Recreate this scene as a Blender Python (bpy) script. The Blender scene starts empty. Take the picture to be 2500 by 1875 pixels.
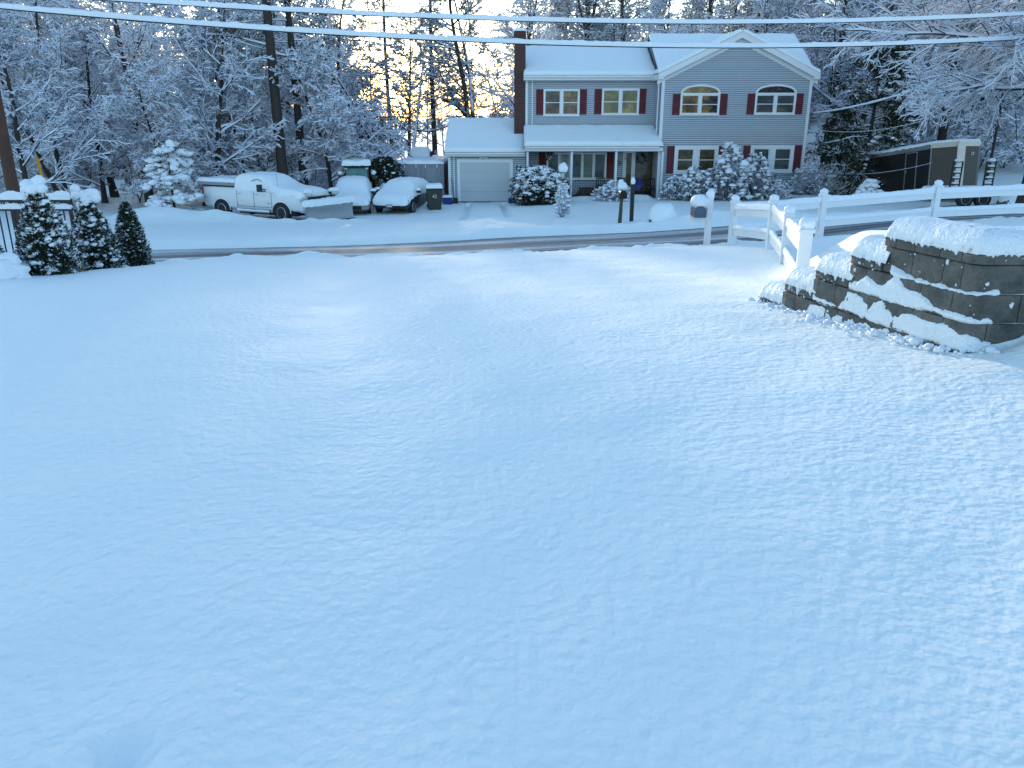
import bpy, bmesh, math, random
import numpy as np
from mathutils import Vector, Matrix, noise

# ------------------------------------------------------------------ camera, world, sun, exposure
SC = bpy.context.scene
COL = SC.collection
PI = math.pi
F = 1950.0                       # focal length in photo pixels (photo is 2500 px wide)
TH = math.radians(18.5)          # camera pitch below the horizon
CAMZ = 1.6
cam = bpy.data.cameras.new('camera')
cam.sensor_width = 36.0
cam.lens = 36.0 * F / 2500.0
cam.clip_start = 0.05
cam.clip_end = 2000.0
cam_o = bpy.data.objects.new('camera', cam)
COL.objects.link(cam_o)
cam_o.location = (0, 0, CAMZ)
cam_o.rotation_euler = (math.radians(90) - TH, 0, 0)
SC.camera = cam_o

SUN_EL = math.radians(8.5)
SUN_AZ = math.radians(-13.5)     # measured from +Y towards +X
W = bpy.data.worlds.new('World')
SC.world = W
W.use_nodes = True
wn = W.node_tree
sky = wn.nodes.new('ShaderNodeTexSky')
sky.sky_type = 'NISHITA'
sky.sun_disc = False
sky.sun_elevation = SUN_EL
sky.sun_rotation = SUN_AZ
sky.altitude = 50
sky.air_density = 1.1
sky.dust_density = 0.3
sky.ozone_density = 2.3
bg = wn.nodes['Background']
bg.inputs['Strength'].default_value = 0.15
wn.links.new(sky.outputs[0], bg.inputs['Color'])
sun = bpy.data.lights.new('sun', 'SUN')
sun.energy = 2.0
sun.angle = math.radians(1.8)
sun.color = (1.0, 0.86, 0.68)
sun_o = bpy.data.objects.new('sun', sun)
COL.objects.link(sun_o)
sdir = Vector((math.sin(SUN_AZ) * math.cos(SUN_EL), math.cos(SUN_AZ) * math.cos(SUN_EL), math.sin(SUN_EL)))
sun_o.rotation_euler = sdir.to_track_quat('Z', 'Y').to_euler()
sun_o.location = (0, 0, 30)
SC.view_settings.view_transform = 'Standard'
SC.view_settings.look = 'None'
SC.view_settings.gamma = 1.0
SC.view_settings.exposure = 1.76
SC.render.engine = 'CYCLES'

# ------------------------------------------------------------------ helpers
def P(px, py, Y):
    """world point at depth Y that the photo shows at pixel px, py (2500 x 1875)"""
    dz = Y * math.tan(math.atan((937.5 - py) / F) - TH)
    fwd = Y * math.cos(TH) - dz * math.sin(TH)
    return Vector(((px - 1250) / F * fwd, Y, dz + CAMZ))

def Z4(x, y):            # zoom sheets used while measuring the photo
    return 1060 + x / 3.6867, 60 + y / 3.6867
def Z5(x, y):
    return 1560 + x / 3.686, 60 + y / 3.686

def vnoise(x, y, seed=0):
    x = np.asarray(x, float); y = np.asarray(y, float)
    xi = np.floor(x).astype(np.int64); yi = np.floor(y).astype(np.int64)
    fx = x - xi; fy = y - yi
    fx = fx * fx * (3 - 2 * fx); fy = fy * fy * (3 - 2 * fy)
    def h(a, b):
        n = (a * 374761393 + b * 668265263 + seed * 974711) & 0xffffffff
        n = ((n ^ (n >> 13)) * 1274126177) & 0xffffffff
        return ((n ^ (n >> 16)) & 0xffff) / 65535.0
    return (h(xi, yi) * (1 - fx) + h(xi + 1, yi) * fx) * (1 - fy) + (h(xi, yi + 1) * (1 - fx) + h(xi + 1, yi + 1) * fx) * fy * 1.0
def fbm(x, y, seed=0, o=4):
    s = 0; a = 1; t = 0
    x, y = np.asarray(x) * .766 - np.asarray(y) * .643, np.asarray(x) * .643 + np.asarray(y) * .766
    for k in range(o):
        s = s + a * vnoise(x, y, seed + k * 17); t += a; a *= .5; x, y = 2.03 * (x * .8 - y * .6), 2.03 * (x * .6 + y * .8)
    return s / t - .5
def sstep(a, b, x):
    t = np.clip((np.asarray(x, float) - a) / (b - a), 0, 1)
    return t * t * (3 - 2 * t)

class MB:
    """collects shapes; build() links them as ONE mesh object"""
    def __init__(s):
        s.v = []; s.f = []; s.m = []
    def add(s, vs, fs, mi=0):
        n = len(s.v)
        s.v += [tuple(v) for v in vs]
        s.f += [tuple(i + n for i in f) for f in fs]
        s.m += [mi] * len(fs)
        return s
    def box(s, a, b, mi=0):
        (x0, y0, z0), (x1, y1, z1) = a, b
        if x0 > x1: x0, x1 = x1, x0
        if y0 > y1: y0, y1 = y1, y0
        if z0 > z1: z0, z1 = z1, z0
        return s.add([(x0, y0, z0), (x1, y0, z0), (x1, y1, z0), (x0, y1, z0), (x0, y0, z1), (x1, y0, z1), (x1, y1, z1), (x0, y1, z1)],
              [(0, 3, 2, 1), (4, 5, 6, 7), (0, 1, 5, 4), (1, 2, 6, 5), (2, 3, 7, 6), (3, 0, 4, 7)], mi)
    def bar(s, p, q, w, h, mi=0, up=(0, 0, 1)):
        """box section bar from p to q: w across, h along up"""
        p = Vector(p); q = Vector(q); d = (q - p).normalized(); u = Vector(up)
        r = d.cross(u)
        if r.length < 1e-5: r = d.cross(Vector((0, 1, 0)))
        r.normalize(); u = r.cross(d).normalized()
        c = [(-w / 2, -h / 2), (w / 2, -h / 2), (w / 2, h / 2), (-w / 2, h / 2)]
        vs = [e + r * a + u * b for e in (p, q) for a, b in c]
        return s.add(vs, [(0, 1, 2, 3), (7, 6, 5, 4), (0, 4, 5, 1), (1, 5, 6, 2), (2, 6, 7, 3), (3, 7, 4, 0)], mi)
    def tube(s, pts, rad, n=8, mi=0, cap=True):
        pts = [Vector(p) for p in pts]
        if not hasattr(rad, '__len__'): rad = [rad] * len(pts)
        base = len(s.v); ref = Vector((0.13, 0.21, 0.97))
        vs = []
        for i, p in enumerate(pts):
            d = (pts[min(i + 1, len(pts) - 1)] - pts[max(i - 1, 0)]).normalized()
            a = d.cross(ref)
            if a.length < 1e-3: a = d.cross(Vector((1, 0, 0)))
            a.normalize(); b = d.cross(a)
            for k in range(n):
                t = 2 * PI * k / n
                vs.append(p + (a * math.cos(t) + b * math.sin(t)) * rad[i])
        fs = []
        for i in range(len(pts) - 1):
            for k in range(n):
                fs.append((i * n + k, i * n + (k + 1) % n, (i + 1) * n + (k + 1) % n, (i + 1) * n + k))
        if cap:
            fs.append(tuple(range(n))); fs.append(tuple((len(pts) - 1) * n + k for k in reversed(range(n))))
        return s.add(vs, fs, mi)
    def prism(s, poly, y0, y1, mi=0, axis='y'):
        """poly = list of (a,b); extruded along axis"""
        n = len(poly)
        if axis == 'y': f = lambda a, b, t: (a, t, b)
        elif axis == 'x': f = lambda a, b, t: (t, a, b)
        else: f = lambda a, b, t: (a, b, t)
        vs = [f(a, b, y0) for a, b in poly] + [f(a, b, y1) for a, b in poly]
        fs = [tuple(range(n)), tuple(reversed(range(n, 2 * n)))] + [(i, i + n, (i + 1) % n + n, (i + 1) % n) for i in range(n)]
        return s.add(vs, fs, mi)
    def lathe(s, prof, n=16, c=(0, 0, 0), mi=0, axis='z'):
        vs = []; fs = []
        for r, h in prof:
            for k in range(n):
                t = 2 * PI * k / n; x, y = r * math.cos(t), r * math.sin(t)
                v = (x, y, h) if axis == 'z' else (x, h, y) if axis == 'y' else (h, x, y)
                vs.append((v[0] + c[0], v[1] + c[1], v[2] + c[2]))
        for i in range(len(prof) - 1):
            for k in range(n):
                fs.append((i * n + k, i * n + (k + 1) % n, (i + 1) * n + (k + 1) % n, (i + 1) * n + k))
        fs.append(tuple(reversed(range(n)))); fs.append(tuple((len(prof) - 1) * n + k for k in range(n)))
        return s.add(vs, fs, mi)
    def blob(s, c, r, seed=0, amp=.18, sub=2, mi=0, freq=1.6):
        """lumpy ball: c centre, r = radii"""
        if not hasattr(r, '__len__'): r = (r, r, r)
        vs, fs = ICO[sub]
        o = Vector((seed * 3.7, seed * 1.3, seed * .7))
        out = []
        for v in vs:
            k = 1 + amp * 2 * noise.noise(Vector(v) * freq + o)
            out.append((c[0] + v[0] * r[0] * k, c[1] + v[1] * r[1] * k, c[2] + v[2] * r[2] * k))
        return s.add(out, fs, mi)
    def snow(s, q, t, nu=24, nv=8, edge=.1, seed=0, amp=.15, over=.02, mi=0, sag=.0, freq=2.2):
        """a pad of snow of thickness t lying on the quad q (4 corners), rounded at its rim"""
        A, B, C, D = [Vector(p) for p in q]
        nrm = (B - A).cross(D - A).normalized()
        if nrm.z < 0: nrm = -nrm
        lu = max((B - A).length, 1e-3); lv = max((D - A).length, 1e-3)
        us = _rim(nu, edge / lu); vv = _rim(nv, edge / lv)
        top = []; n1 = len(us); n2 = len(vv)
        for j, b in enumerate(vv):
            for i, a in enumerate(us):
                p = A.lerp(B, a).lerp(D.lerp(C, a), b)
                du = min(a, 1 - a) * lu; dv = min(b, 1 - b) * lv
                eu = min(du / edge, 1); ev = min(dv / edge, 1)
                pr = math.sqrt(max(0, 1 - (1 - eu) ** 2)) * math.sqrt(max(0, 1 - (1 - ev) ** 2))
                nz = noise.noise(Vector((p.x * freq + seed, p.y * freq, p.z * freq))) + .5 * noise.noise(Vector((p.x * freq * 3 + seed, p.y * freq * 3, p.z * freq * 3)))
                h = t * (.12 + .88 * pr) * (1 + amp * nz)
                off = nrm * h
                # bulge out over the rim
                uo = (B - A).normalized() * ((-1 if a < .5 else 1) * over * math.sin(PI * min(1, eu)) if eu < 1 else 0)
                vo = (D - A).normalized() * ((-1 if b < .5 else 1) * over * math.sin(PI * min(1, ev)) if ev < 1 else 0)
                w = .5 + .9 * nz
                top.append(p + off + (uo + vo) * w)
        fs = []
        for j in range(n2 - 1):
            for i in range(n1 - 1):
                fs.append((j * n1 + i, j * n1 + i + 1, (j + 1) * n1 + i + 1, (j + 1) * n1 + i))
        rim = [i for i in range(n1)] + [j * n1 + n1 - 1 for j in range(1, n2)] + [(n2 - 1) * n1 + i for i in range(n1 - 2, -1, -1)] + [j * n1 for j in range(n2 - 2, 0, -1)]
        base = len(top); low = []
        for k in rim:
            p = top[k]
            i = k % n1; j = k // n1
            p0 = A.lerp(B, us[i]).lerp(D.lerp(C, us[i]), vv[j])
            low.append(p0 - nrm * (.015 + sag * (noise.noise(Vector((p0.x * 9 + seed, p0.y * 9, 2))) + .3)))
        for a in range(len(rim)):
            b = (a + 1) % len(rim)
            fs.append((rim[a], base + a, base + b, rim[b]))
        return s.add(top + low, fs, mi)
    def build(s, name, mats, parent=None, smooth=False, loc=None, bevel=0, autosmooth=None):
        me = bpy.data.meshes.new(name)
        me.from_pydata(s.v, [], s.f)
        if not isinstance(mats, (list, tuple)): mats = [mats]
        for m in mats: me.materials.append(m)
        if len(mats) > 1: me.polygons.foreach_set('material_index', s.m)
        if smooth: me.polygons.foreach_set('use_smooth', [True] * len(s.f))
        me.update()
        o = bpy.data.objects.new(name, me)
        COL.objects.link(o)
        if parent: o.parent = parent
        if loc is not None: o.location = loc
        if bevel:
            b = o.modifiers.new('bevel', 'BEVEL'); b.width = bevel; b.segments = 2; b.limit_method = 'ANGLE'; b.angle_limit = math.radians(40)
        return o
def _rim(n, e):
    e = min(e, .45)
    k = max(3, n // 6)
    a = [e * (1 - math.cos(PI / 2 * i / k)) for i in range(k)]
    return a + [e + (1 - 2 * e) * i / n for i in range(n + 1)] + [1 - x for x in reversed(a)]
ICO = {}
for _s in (1, 2, 3):
    _b = bmesh.new(); bmesh.ops.create_icosphere(_b, subdivisions=_s, radius=1)
    _b.verts.ensure_lookup_table()
    ICO[_s] = ([tuple(v.co) for v in _b.verts], [tuple(v.index for v in f.verts) for f in _b.faces]); _b.free()

def np_mesh(name, V, Q, mats, parent=None, smooth=False, mi=None):
    """fast mesh from numpy arrays; Q is (n,4) or (n,3)"""
    V = np.asarray(V, np.float32); Q = np.asarray(Q, np.int32)
    me = bpy.data.meshes.new(name)
    me.vertices.add(len(V)); me.vertices.foreach_set('co', V.ravel())
    k = Q.shape[1]
    me.loops.add(Q.size); me.loops.foreach_set('vertex_index', Q.ravel())
    me.polygons.add(len(Q))
    me.polygons.foreach_set('loop_start', np.arange(0, Q.size, k, dtype=np.int32))
    me.polygons.foreach_set('loop_total', np.full(len(Q), k, np.int32))
    if not isinstance(mats, (list, tuple)): mats = [mats]
    for m in mats: me.materials.append(m)
    if mi is not None: me.polygons.foreach_set('material_index', np.asarray(mi, np.int32))
    if smooth: me.polygons.foreach_set('use_smooth', np.ones(len(Q), bool))
    me.update(calc_edges=True)
    if name is None: return me
    o = bpy.data.objects.new(name, me); COL.objects.link(o)
    if parent: o.parent = parent
    return o

def tag(o, label=None, cat=None, group=None, kind=None):
    if label: o['label'] = label
    if cat: o['category'] = cat
    if group: o['group'] = group
    if kind: o['kind'] = kind
    return o
def empty(name, loc, label=None, cat=None, group=None, rz=0):
    o = bpy.data.objects.new(name, None); COL.objects.link(o)
    o.location = loc; o.rotation_euler = (0, 0, rz)
    return tag(o, label, cat, group)
def copy_tree(o, parent=None):
    c = o.copy(); COL.objects.link(c); c.parent = parent
    for ch in list(o.children): copy_tree(ch, c)
    return c

# ------------------------------------------------------------------ materials
def new_mat(name):
    m = bpy.data.materials.new(name); m.use_nodes = True
    nt = m.node_tree
    return m, nt, nt.nodes['Principled BSDF']
def N(nt, typ, **kw):
    n = nt.nodes.new(typ)
    for k, v in kw.items():
        if k in ('operation', 'blend_type', 'data_type', 'noise_dimensions', 'feature', 'wave_type', 'bands_direction', 'interpolation_type'): setattr(n, k, v)
        else: n.inputs[k].default_value = v
    return n
def simple(name, col, rough=.6, metal=0, spec=.5, var=.12, scale=6, bump=0, bscale=40):
    m, nt, b = new_mat(name)
    b.inputs['Roughness'].default_value = rough; b.inputs['Metallic'].default_value = metal
    b.inputs['Specular IOR Level'].default_value = spec
    tc = nt.nodes.new('ShaderNodeTexCoord')
    nz = N(nt, 'ShaderNodeTexNoise', Scale=scale, Detail=4)
    nt.links.new(tc.outputs['Object'], nz.inputs['Vector'])
    mx = nt.nodes.new('ShaderNodeMix'); mx.data_type = 'RGBA'
    mx.inputs[6].default_value = tuple(c * (1 - var) for c in col) + (1,)
    mx.inputs[7].default_value = tuple(min(1, c * (1 + var)) for c in col) + (1,)
    nt.links.new(nz.outputs['Fac'], mx.inputs[0]); nt.links.new(mx.outputs[2], b.inputs['Base Color'])
    if bump:
        nb = N(nt, 'ShaderNodeTexNoise', Scale=bscale, Detail=3)
        nt.links.new(tc.outputs['Object'], nb.inputs['Vector'])
        bp = N(nt, 'ShaderNodeBump', Strength=1, Distance=bump)
        nt.links.new(nb.outputs['Fac'], bp.inputs['Height']); nt.links.new(bp.outputs[0], b.inputs['Normal'])
    return m
SNOWC = (.86, .905, .885)
def snow_mat(name, lumps, col=SNOWC):
    m, nt, b = new_mat(name)
    b.inputs['Base Color'].default_value = col + (1,)
    b.inputs['Roughness'].default_value = .55
    b.inputs['Specular IOR Level'].default_value = .15
    tc = nt.nodes.new('ShaderNodeTexCoord')
    h = None; prev = None
    for sc, dist in lumps:
        nb = N(nt, 'ShaderNodeTexNoise', Scale=sc, Detail=1.5, Roughness=.45)
        nt.links.new(tc.outputs['Object'], nb.inputs['Vector'])
        bp = N(nt, 'ShaderNodeBump', Strength=1, Distance=dist)
        nt.links.new(nb.outputs['Fac'], bp.inputs['Height'])
        if prev: nt.links.new(prev.outputs[0], bp.inputs['Normal'])
        prev = bp
    nt.links.new(prev.outputs[0], b.inputs['Normal'])
    return m
def snowy(name, col, thr=.1, soft=.15, nscale=5, namp=.5, rough=.8, var=.3, snowc=(.82, .86, .95)):
    """surface of colour col that carries snow where it faces up (broken up by noise)"""
    m, nt, b = new_mat(name)
    b.inputs['Roughness'].default_value = rough
    b.inputs['Specular IOR Level'].default_value = .25
    tc = nt.nodes.new('ShaderNodeTexCoord'); ge = nt.nodes.new('ShaderNodeNewGeometry')
    sp = nt.nodes.new('ShaderNodeSeparateXYZ'); nt.links.new(ge.outputs['Normal'], sp.inputs[0])
    nz = N(nt, 'ShaderNodeTexNoise', Scale=nscale, Detail=3); nt.links.new(tc.outputs['Object'], nz.inputs['Vector'])
    a = N(nt, 'ShaderNodeMath', operation='SUBTRACT'); nt.links.new(nz.outputs['Fac'], a.inputs[0]); a.inputs[1].default_value = .5
    c = N(nt, 'ShaderNodeMath', operation='MULTIPLY_ADD'); nt.links.new(a.outputs[0], c.inputs[0]); c.inputs[1].default_value = namp * 2
    nt.links.new(sp.outputs['Z'], c.inputs[2])
    r = nt.nodes.new('ShaderNodeMapRange'); r.interpolation_type = 'SMOOTHSTEP'
    r.inputs['From Min'].default_value = thr - soft; r.inputs['From Max'].default_value = thr + soft
    nt.links.new(c.outputs[0], r.inputs['Value'])
    n2 = N(nt, 'ShaderNodeTexNoise', Scale=nscale * 3.1, Detail=4); nt.links.new(tc.outputs['Object'], n2.inputs['Vector'])
    m1 = nt.nodes.new('ShaderNodeMix'); m1.data_type = 'RGBA'
    m1.inputs[6].default_value = tuple(x * (1 - var) for x in col) + (1,); m1.inputs[7].default_value = tuple(x * (1 + var) for x in col) + (1,)
    nt.links.new(n2.outputs['Fac'], m1.inputs[0])
    m2 = nt.nodes.new('ShaderNodeMix'); m2.data_type = 'RGBA'
    nt.links.new(r.outputs[0], m2.inputs[0]); nt.links.new(m1.outputs[2], m2.inputs[6]); m2.inputs[7].default_value = snowc + (1,)
    nt.links.new(m2.outputs[2], b.inputs['Base Color'])
    return m

M = {}
M['ground_snow'] = snow_mat('ground snow', [(1.6, .03), (15, .015), (31, .0065), (70, .002)])
M['snow'] = snow_mat('lying snow', [(6, .02), (24, .008)], (.84, .885, .90))
M['clump'] = snow_mat('snow clumps', [(14, .012), (50, .004)], (.82, .86, .91))
M['bark'] = snowy('bark with snow', (.045, .038, .034), thr=.32, soft=.12, nscale=2.5, namp=.45)
M['bark_far'] = snowy('bark of far trees with snow', (.06, .05, .045), thr=.25, soft=.15, nscale=1.5, namp=.4)
M['twig'] = snowy('twigs under snow', (.05, .043, .04), thr=-.3, soft=.08, nscale=1.2, namp=.25)
M['twig_thin'] = snowy('thinly covered twigs', (.05, .043, .04), thr=.3, soft=.1, nscale=1.2, namp=.35)
M['pine'] = snowy('pine needles with snow', (.028, .045, .018), thr=.62, soft=.15, nscale=.9, namp=.7)
M['evergreen'] = snowy('evergreen sprays dusted with snow', (.018, .034, .016), thr=.42, soft=.2, nscale=9, namp=.6)
M['rhodo'] = snowy('broad leaves with snow', (.022, .032, .016), thr=.62, soft=.12, nscale=7, namp=.5)
M['white'] = simple('white paint', (.72, .74, .76), .45, var=.04)
M['vinyl'] = simple('white vinyl', (.78, .79, .8), .35, var=.02)
M['siding'] = simple('blue grey siding', (.40, .455, .51), .6, var=.06, scale=2)
M['gap'] = simple('painted lap shadow', (.19, .21, .24), .8)  # dark strip painted on each clapboard's lower edge for its shadow line
M['darkpine'] = snowy('dark evergreen foliage', (.02, .034, .016), thr=.98, soft=.12, nscale=.8, namp=.7)
M['shutter'] = simple('dark red shutters', (.11, .007, .015), .5, var=.1)
M['brick'] = None
M['black'] = simple('black metal', (.012, .012, .014), .4)
M['dark'] = simple('dark cavity', (.01, .01, .012), .8)
M['rubber'] = simple('rubber', (.018, .018, .02), .8)
M['rimsilver'] = simple('silver wheel', (.6, .61, .62), .35, metal=.25)
M['chrome'] = simple('chrome', (.55, .56, .58), .2, metal=1)
M['steel'] = simple('scuffed steel', (.35, .37, .4), .45, metal=.4, var=.2, scale=9)
M['truck'] = simple('white truck paint', (.72, .74, .75), .35, var=.05)
M['garage'] = simple('garage door panel', (.5, .52, .53), .5, var=.04)

# ------------------------------------------------------------------ the ground
CP = [(0, -3, 0), (-8, -3, 0), (8, -3, 0), (0, 1, 0), (0, 3, 0), (-4, 3, -.02), (4, 3, .02), (0, 5.5, -.03), (2.2, 5.6, .0), (3.3, 4.6, .1), (-4, 5.5, -.05),
      (0, 8, -.15), (2.2, 7.6, -.13), (-5, 8, -.17), (0, 11, -.45), (3.6, 11.5, -.45), (-6.2, 11, -.45), (-11, 10, -.55),
      (0, 15.2, -.86), (4.5, 16.4, -.9), (6.9, 17.1, -.8), (9, 17.7, -.74), (14, 19.2, -.6), (-5.7, 13.5, -.74), (-2.6, 14.4, -.82), (2.2, 15.9, -.88), (-10, 12.3, -.75), (-20, 9.5, -.8), (24, 22, -.4),
      (0, 15.9, -1.1), (7, 17.9, -1.05), (-7, 13.9, -1.0), (20, 21.7, -.9), (-16, 11.3, -1.1),
      (-8.7, 19.8, -1.44), (0, 22.4, -1.49), (6.2, 24.3, -1.44), (15.4, 26.9, -1.38), (-18, 17, -1.5), (26, 29.6, -1.4),
      (-8, 27, -2.11), (-8, 33, -2.55), (-10, 37, -2.9), (-4, 37, -2.85), (4.2, 30, -2.15), (2, 33, -2.25), (6, 29, -1.95), (-14, 36, -2.75), (-20, 33, -2.5), (-28, 36, -2.6),
      (-1.5, 45.7, -2.95), (-6, 43, -2.95), (-12, 44, -3.1), (2.5, 44, -2.75), (5.5, 44.5, -2.62), (10, 43, -2.6), (14, 45, -2.45), (12, 36, -2.3), (20, 37, -2.1), (27, 37, -1.9), (15, 30, -1.8), (24, 32, -1.7),
      (-12, 60, -3.6), (0, 62, -3.6), (12, 60, -3.0), (25, 58, -1.2), (36, 60, .2), (-35, 55, -3.4), (34, 40, -1.4),
      (-10, 85, -4.8), (10, 85, -4.0), (35, 85, 2.2), (60, 85, 5), (-45, 85, -4.5), (60, 55, 2.5), (-70, 60, -4),
      (0, 130, -5.5), (60, 130, 6), (-70, 130, -5.5), (-60, 10, -2), (60, 10, 0)]
def _tps(r):
    return np.where(r > 0, r * r * np.log(np.maximum(r, 1e-9)), 0)
_c = np.array(CP, float); _xy = _c[:, :2] / 30.0
_K = _tps(np.linalg.norm(_xy[:, None] - _xy[None], axis=2)) + np.eye(len(_c)) * 2e-4
_Pm = np.hstack([np.ones((len(_c), 1)), _xy])
_A = np.vstack([np.hstack([_K, _Pm]), np.hstack([_Pm.T, np.zeros((3, 3))])])
_W = np.linalg.solve(_A, np.concatenate([_c[:, 2], np.zeros(3)]))
def base_h(x, y):
    x = np.asarray(x, float); y = np.asarray(y, float)
    s = _W[-3] + _W[-2] * x / 30 + _W[-1] * y / 30
    for i in range(len(_c)):
        s = s + _W[i] * _tps(np.hypot(x / 30 - _xy[i, 0], y / 30 - _xy[i, 1]))
    return s
RS = .29
def road_v(x, y): return (y - (15.55 + RS * x)) / math.sqrt(1 + RS * RS)     # 0 at the near edge
ROADW = 6.5
WALLP = [(2.45, 7.8), (3.16, 5.2)]
def wall_x(y):
    return np.where(y < 7.8, 3.16 + (5.2 - np.asarray(y, float)) * (.71 / 2.6), 2.45 - (np.asarray(y, float) - 7.8) * .05)
def bed(x, y):
    """snow over the raised bed behind the retaining wall"""
    x = np.asarray(x, float); y = np.asarray(y, float)
    near = .80 - .42 * np.maximum(y - 5.9, 0)
    far = np.minimum(.84, 1.56 - .128 * y) - .25 * sstep(9, 16, y)
    return near + (far - near) * sstep(.2, 1.6, x - wall_x(y))
def height(x, y, micro=False):
    x = np.asarray(x, float); y = np.asarray(y, float)
    h = base_h(x, y)
    v = road_v(x, y)
    # road bed
    inr = sstep(-.02, .2, v) * (1 - sstep(ROADW - .25, ROADW, v))
    h = h - .10 * inr
    h = h + .06 * np.exp(-((v + .16) / .16) ** 2) * (.5 + 2.2 * np.maximum(0, fbm(x * 2.2, y * 2.2, 5, 3) + .2))
    h = h + .13 * np.exp(-((v - ROADW - .35) / .3) ** 2) * (.6 + 1.5 * np.maximum(0, fbm(x * 1.3, y * 1.3, 6, 3) + .2))
    nb_ = np.exp(-((v + .25) / .3) ** 2); h = h + .07 * np.maximum(0, fbm(x * 5, y * 5, 15, 3) + .02) * nb_ * 2
    # raised bed
    b = bed(x, y)
    ins = sstep(.12, .2, x - wall_x(y)) * sstep(5.32, 5.38, y) * (1 - sstep(14, 17, y))
    far = sstep(7.8, 9.2, y)
    ins2 = (1 - sstep(9, 12, y) * (1 - sstep(5, 9, x))) * sstep(.2, 1.2 + 1.6 * sstep(8, 11, y), x - wall_x(y)) * sstep(5.32, 5.38, y) * (1 - sstep(14.5, 16.3, y))
    k = ins * (1 - far) + ins2 * far
    h = np.where(b > h, h + (b - h) * k, h)
    h = h + .34 * np.exp(-(((x - 3.74) / .3) ** 2 + ((y - 5.0) / .3) ** 2)) * (1 - ins)
    # ploughed heaps on the far side
    h = h + .62 * np.exp(-(((x + 15.2) / 2.0) ** 2 + ((y - 34.8) / 1.3) ** 2)) + .28 * np.exp(-(((x + 12.3) / 1.4) ** 2 + ((y - 34.6) / 1.0) ** 2))
    h = h + .16 * np.exp(-((y - (34.9 + (x + 9) * .02)) / .55) ** 2) * sstep(-14, -12, x) * (1 - sstep(-6.8, -5.6, x)) * (.7 + 1.6 * np.maximum(0, fbm(x * 2.4, y * 2.4, 9, 3) + .1))
    h = h + .35 * np.exp(-(((x - 6.9) / 1.1) ** 2 + ((y - 28.4) / .8) ** 2)) + .2 * np.exp(-(((x - 9.3) / 1.6) ** 2 + ((y - 28.9) / .7) ** 2))
    h = h + .35 * np.exp(-(((x + 4.6) / .8) ** 2 + ((y - 42.6) / .9) ** 2))
    h = h + .22 * np.exp(-((y - 44.0) / .5) ** 2) * sstep(2.5, 3.2, x) * (1 - sstep(7.2, 7.8, x))
    # wheel tracks in the drive
    for tx, tk in ((-2.4, .03), (-.5, .04)):
        c = tx + (44.5 - y) * tk
        h = h - .24 * np.exp(-(np.abs(x - c) / .17) ** 4) * sstep(34, 37, y) * (1 - sstep(45.2, 45.6, y))
    if micro:
        lawn = 1 - sstep(-.6, -.3, v)
        h = h + .05 * fbm(x * .7, y * .7, 1, 3) * (1 - .8 * sstep(-4, -1, v) * (1 - sstep(0, ROADW, v))) + .02 * fbm(x * 2.6, y * 2.6, 2, 1) * (1 + 1.5 * (1 - lawn))
        h = h + .07 * np.maximum(0, fbm(x * 4.2, y * 4.2, 13, 3)) * sstep(ROADW, ROADW + .3, v) * (1 - sstep(ROADW + 4, ROADW + 8, v))
        h = h + .05 * fbm(x * 1.8, y * 1.8, 3, 4) * sstep(ROADW, ROADW + .4, v) * (1 - sstep(33, 38, y))
        h = h - .05 * np.exp(-(((x + 1.03) / .07) ** 2 + ((y - 1.66) / .09) ** 2)) 
    return h
def G(x, y): return float(height(x, y))
def axis_pts(segs):
    out = []
    for a, b, d in segs:
        n = max(1, int(round((b - a) / d))); out += [a + (b - a) * i / n for i in range(n)]
    return np.array(out + [segs[-1][1]])
_xs = axis_pts([(-400, -120, 20), (-120, -40, 3), (-40, -20, .5), (-20, -5, .14), (-5, -2.5, .06), (-2.5, 5, .045), (5, 10, .09), (10, 24, .16), (24, 45, .6), (45, 120, 4), (120, 400, 20)])
_ys = axis_pts([(-60, -6, 5), (-6, .8, .4), (.8, 6.5, .04), (6.5, 10, .055), (10, 14, .08), (14, 19.5, .08), (19.5, 29.6, .14), (29.6, 38, .14), (38, 47, .14), (47, 52, .5), (52, 110, 2), (110, 400, 20)])
_X, _Y = np.meshgrid(_xs, _ys)
_H = height(_X, _Y, True)
_nx, _ny = len(_xs), len(_ys)
_V = np.stack([_X.ravel(), _Y.ravel(), _H.ravel()], 1)
_i = np.arange(_nx - 1)[None] + (np.arange(_ny - 1) * _nx)[:, None]
_Q = np.stack([_i, _i + 1, _i + _nx + 1, _i + _nx], -1).reshape(-1, 4)
ground = np_mesh('ground', _V, _Q, M['ground_snow'], smooth=True)
tag(ground, 'unbroken fresh snow over the front lawn and the yards across the road', None, None, 'structure')

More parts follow.
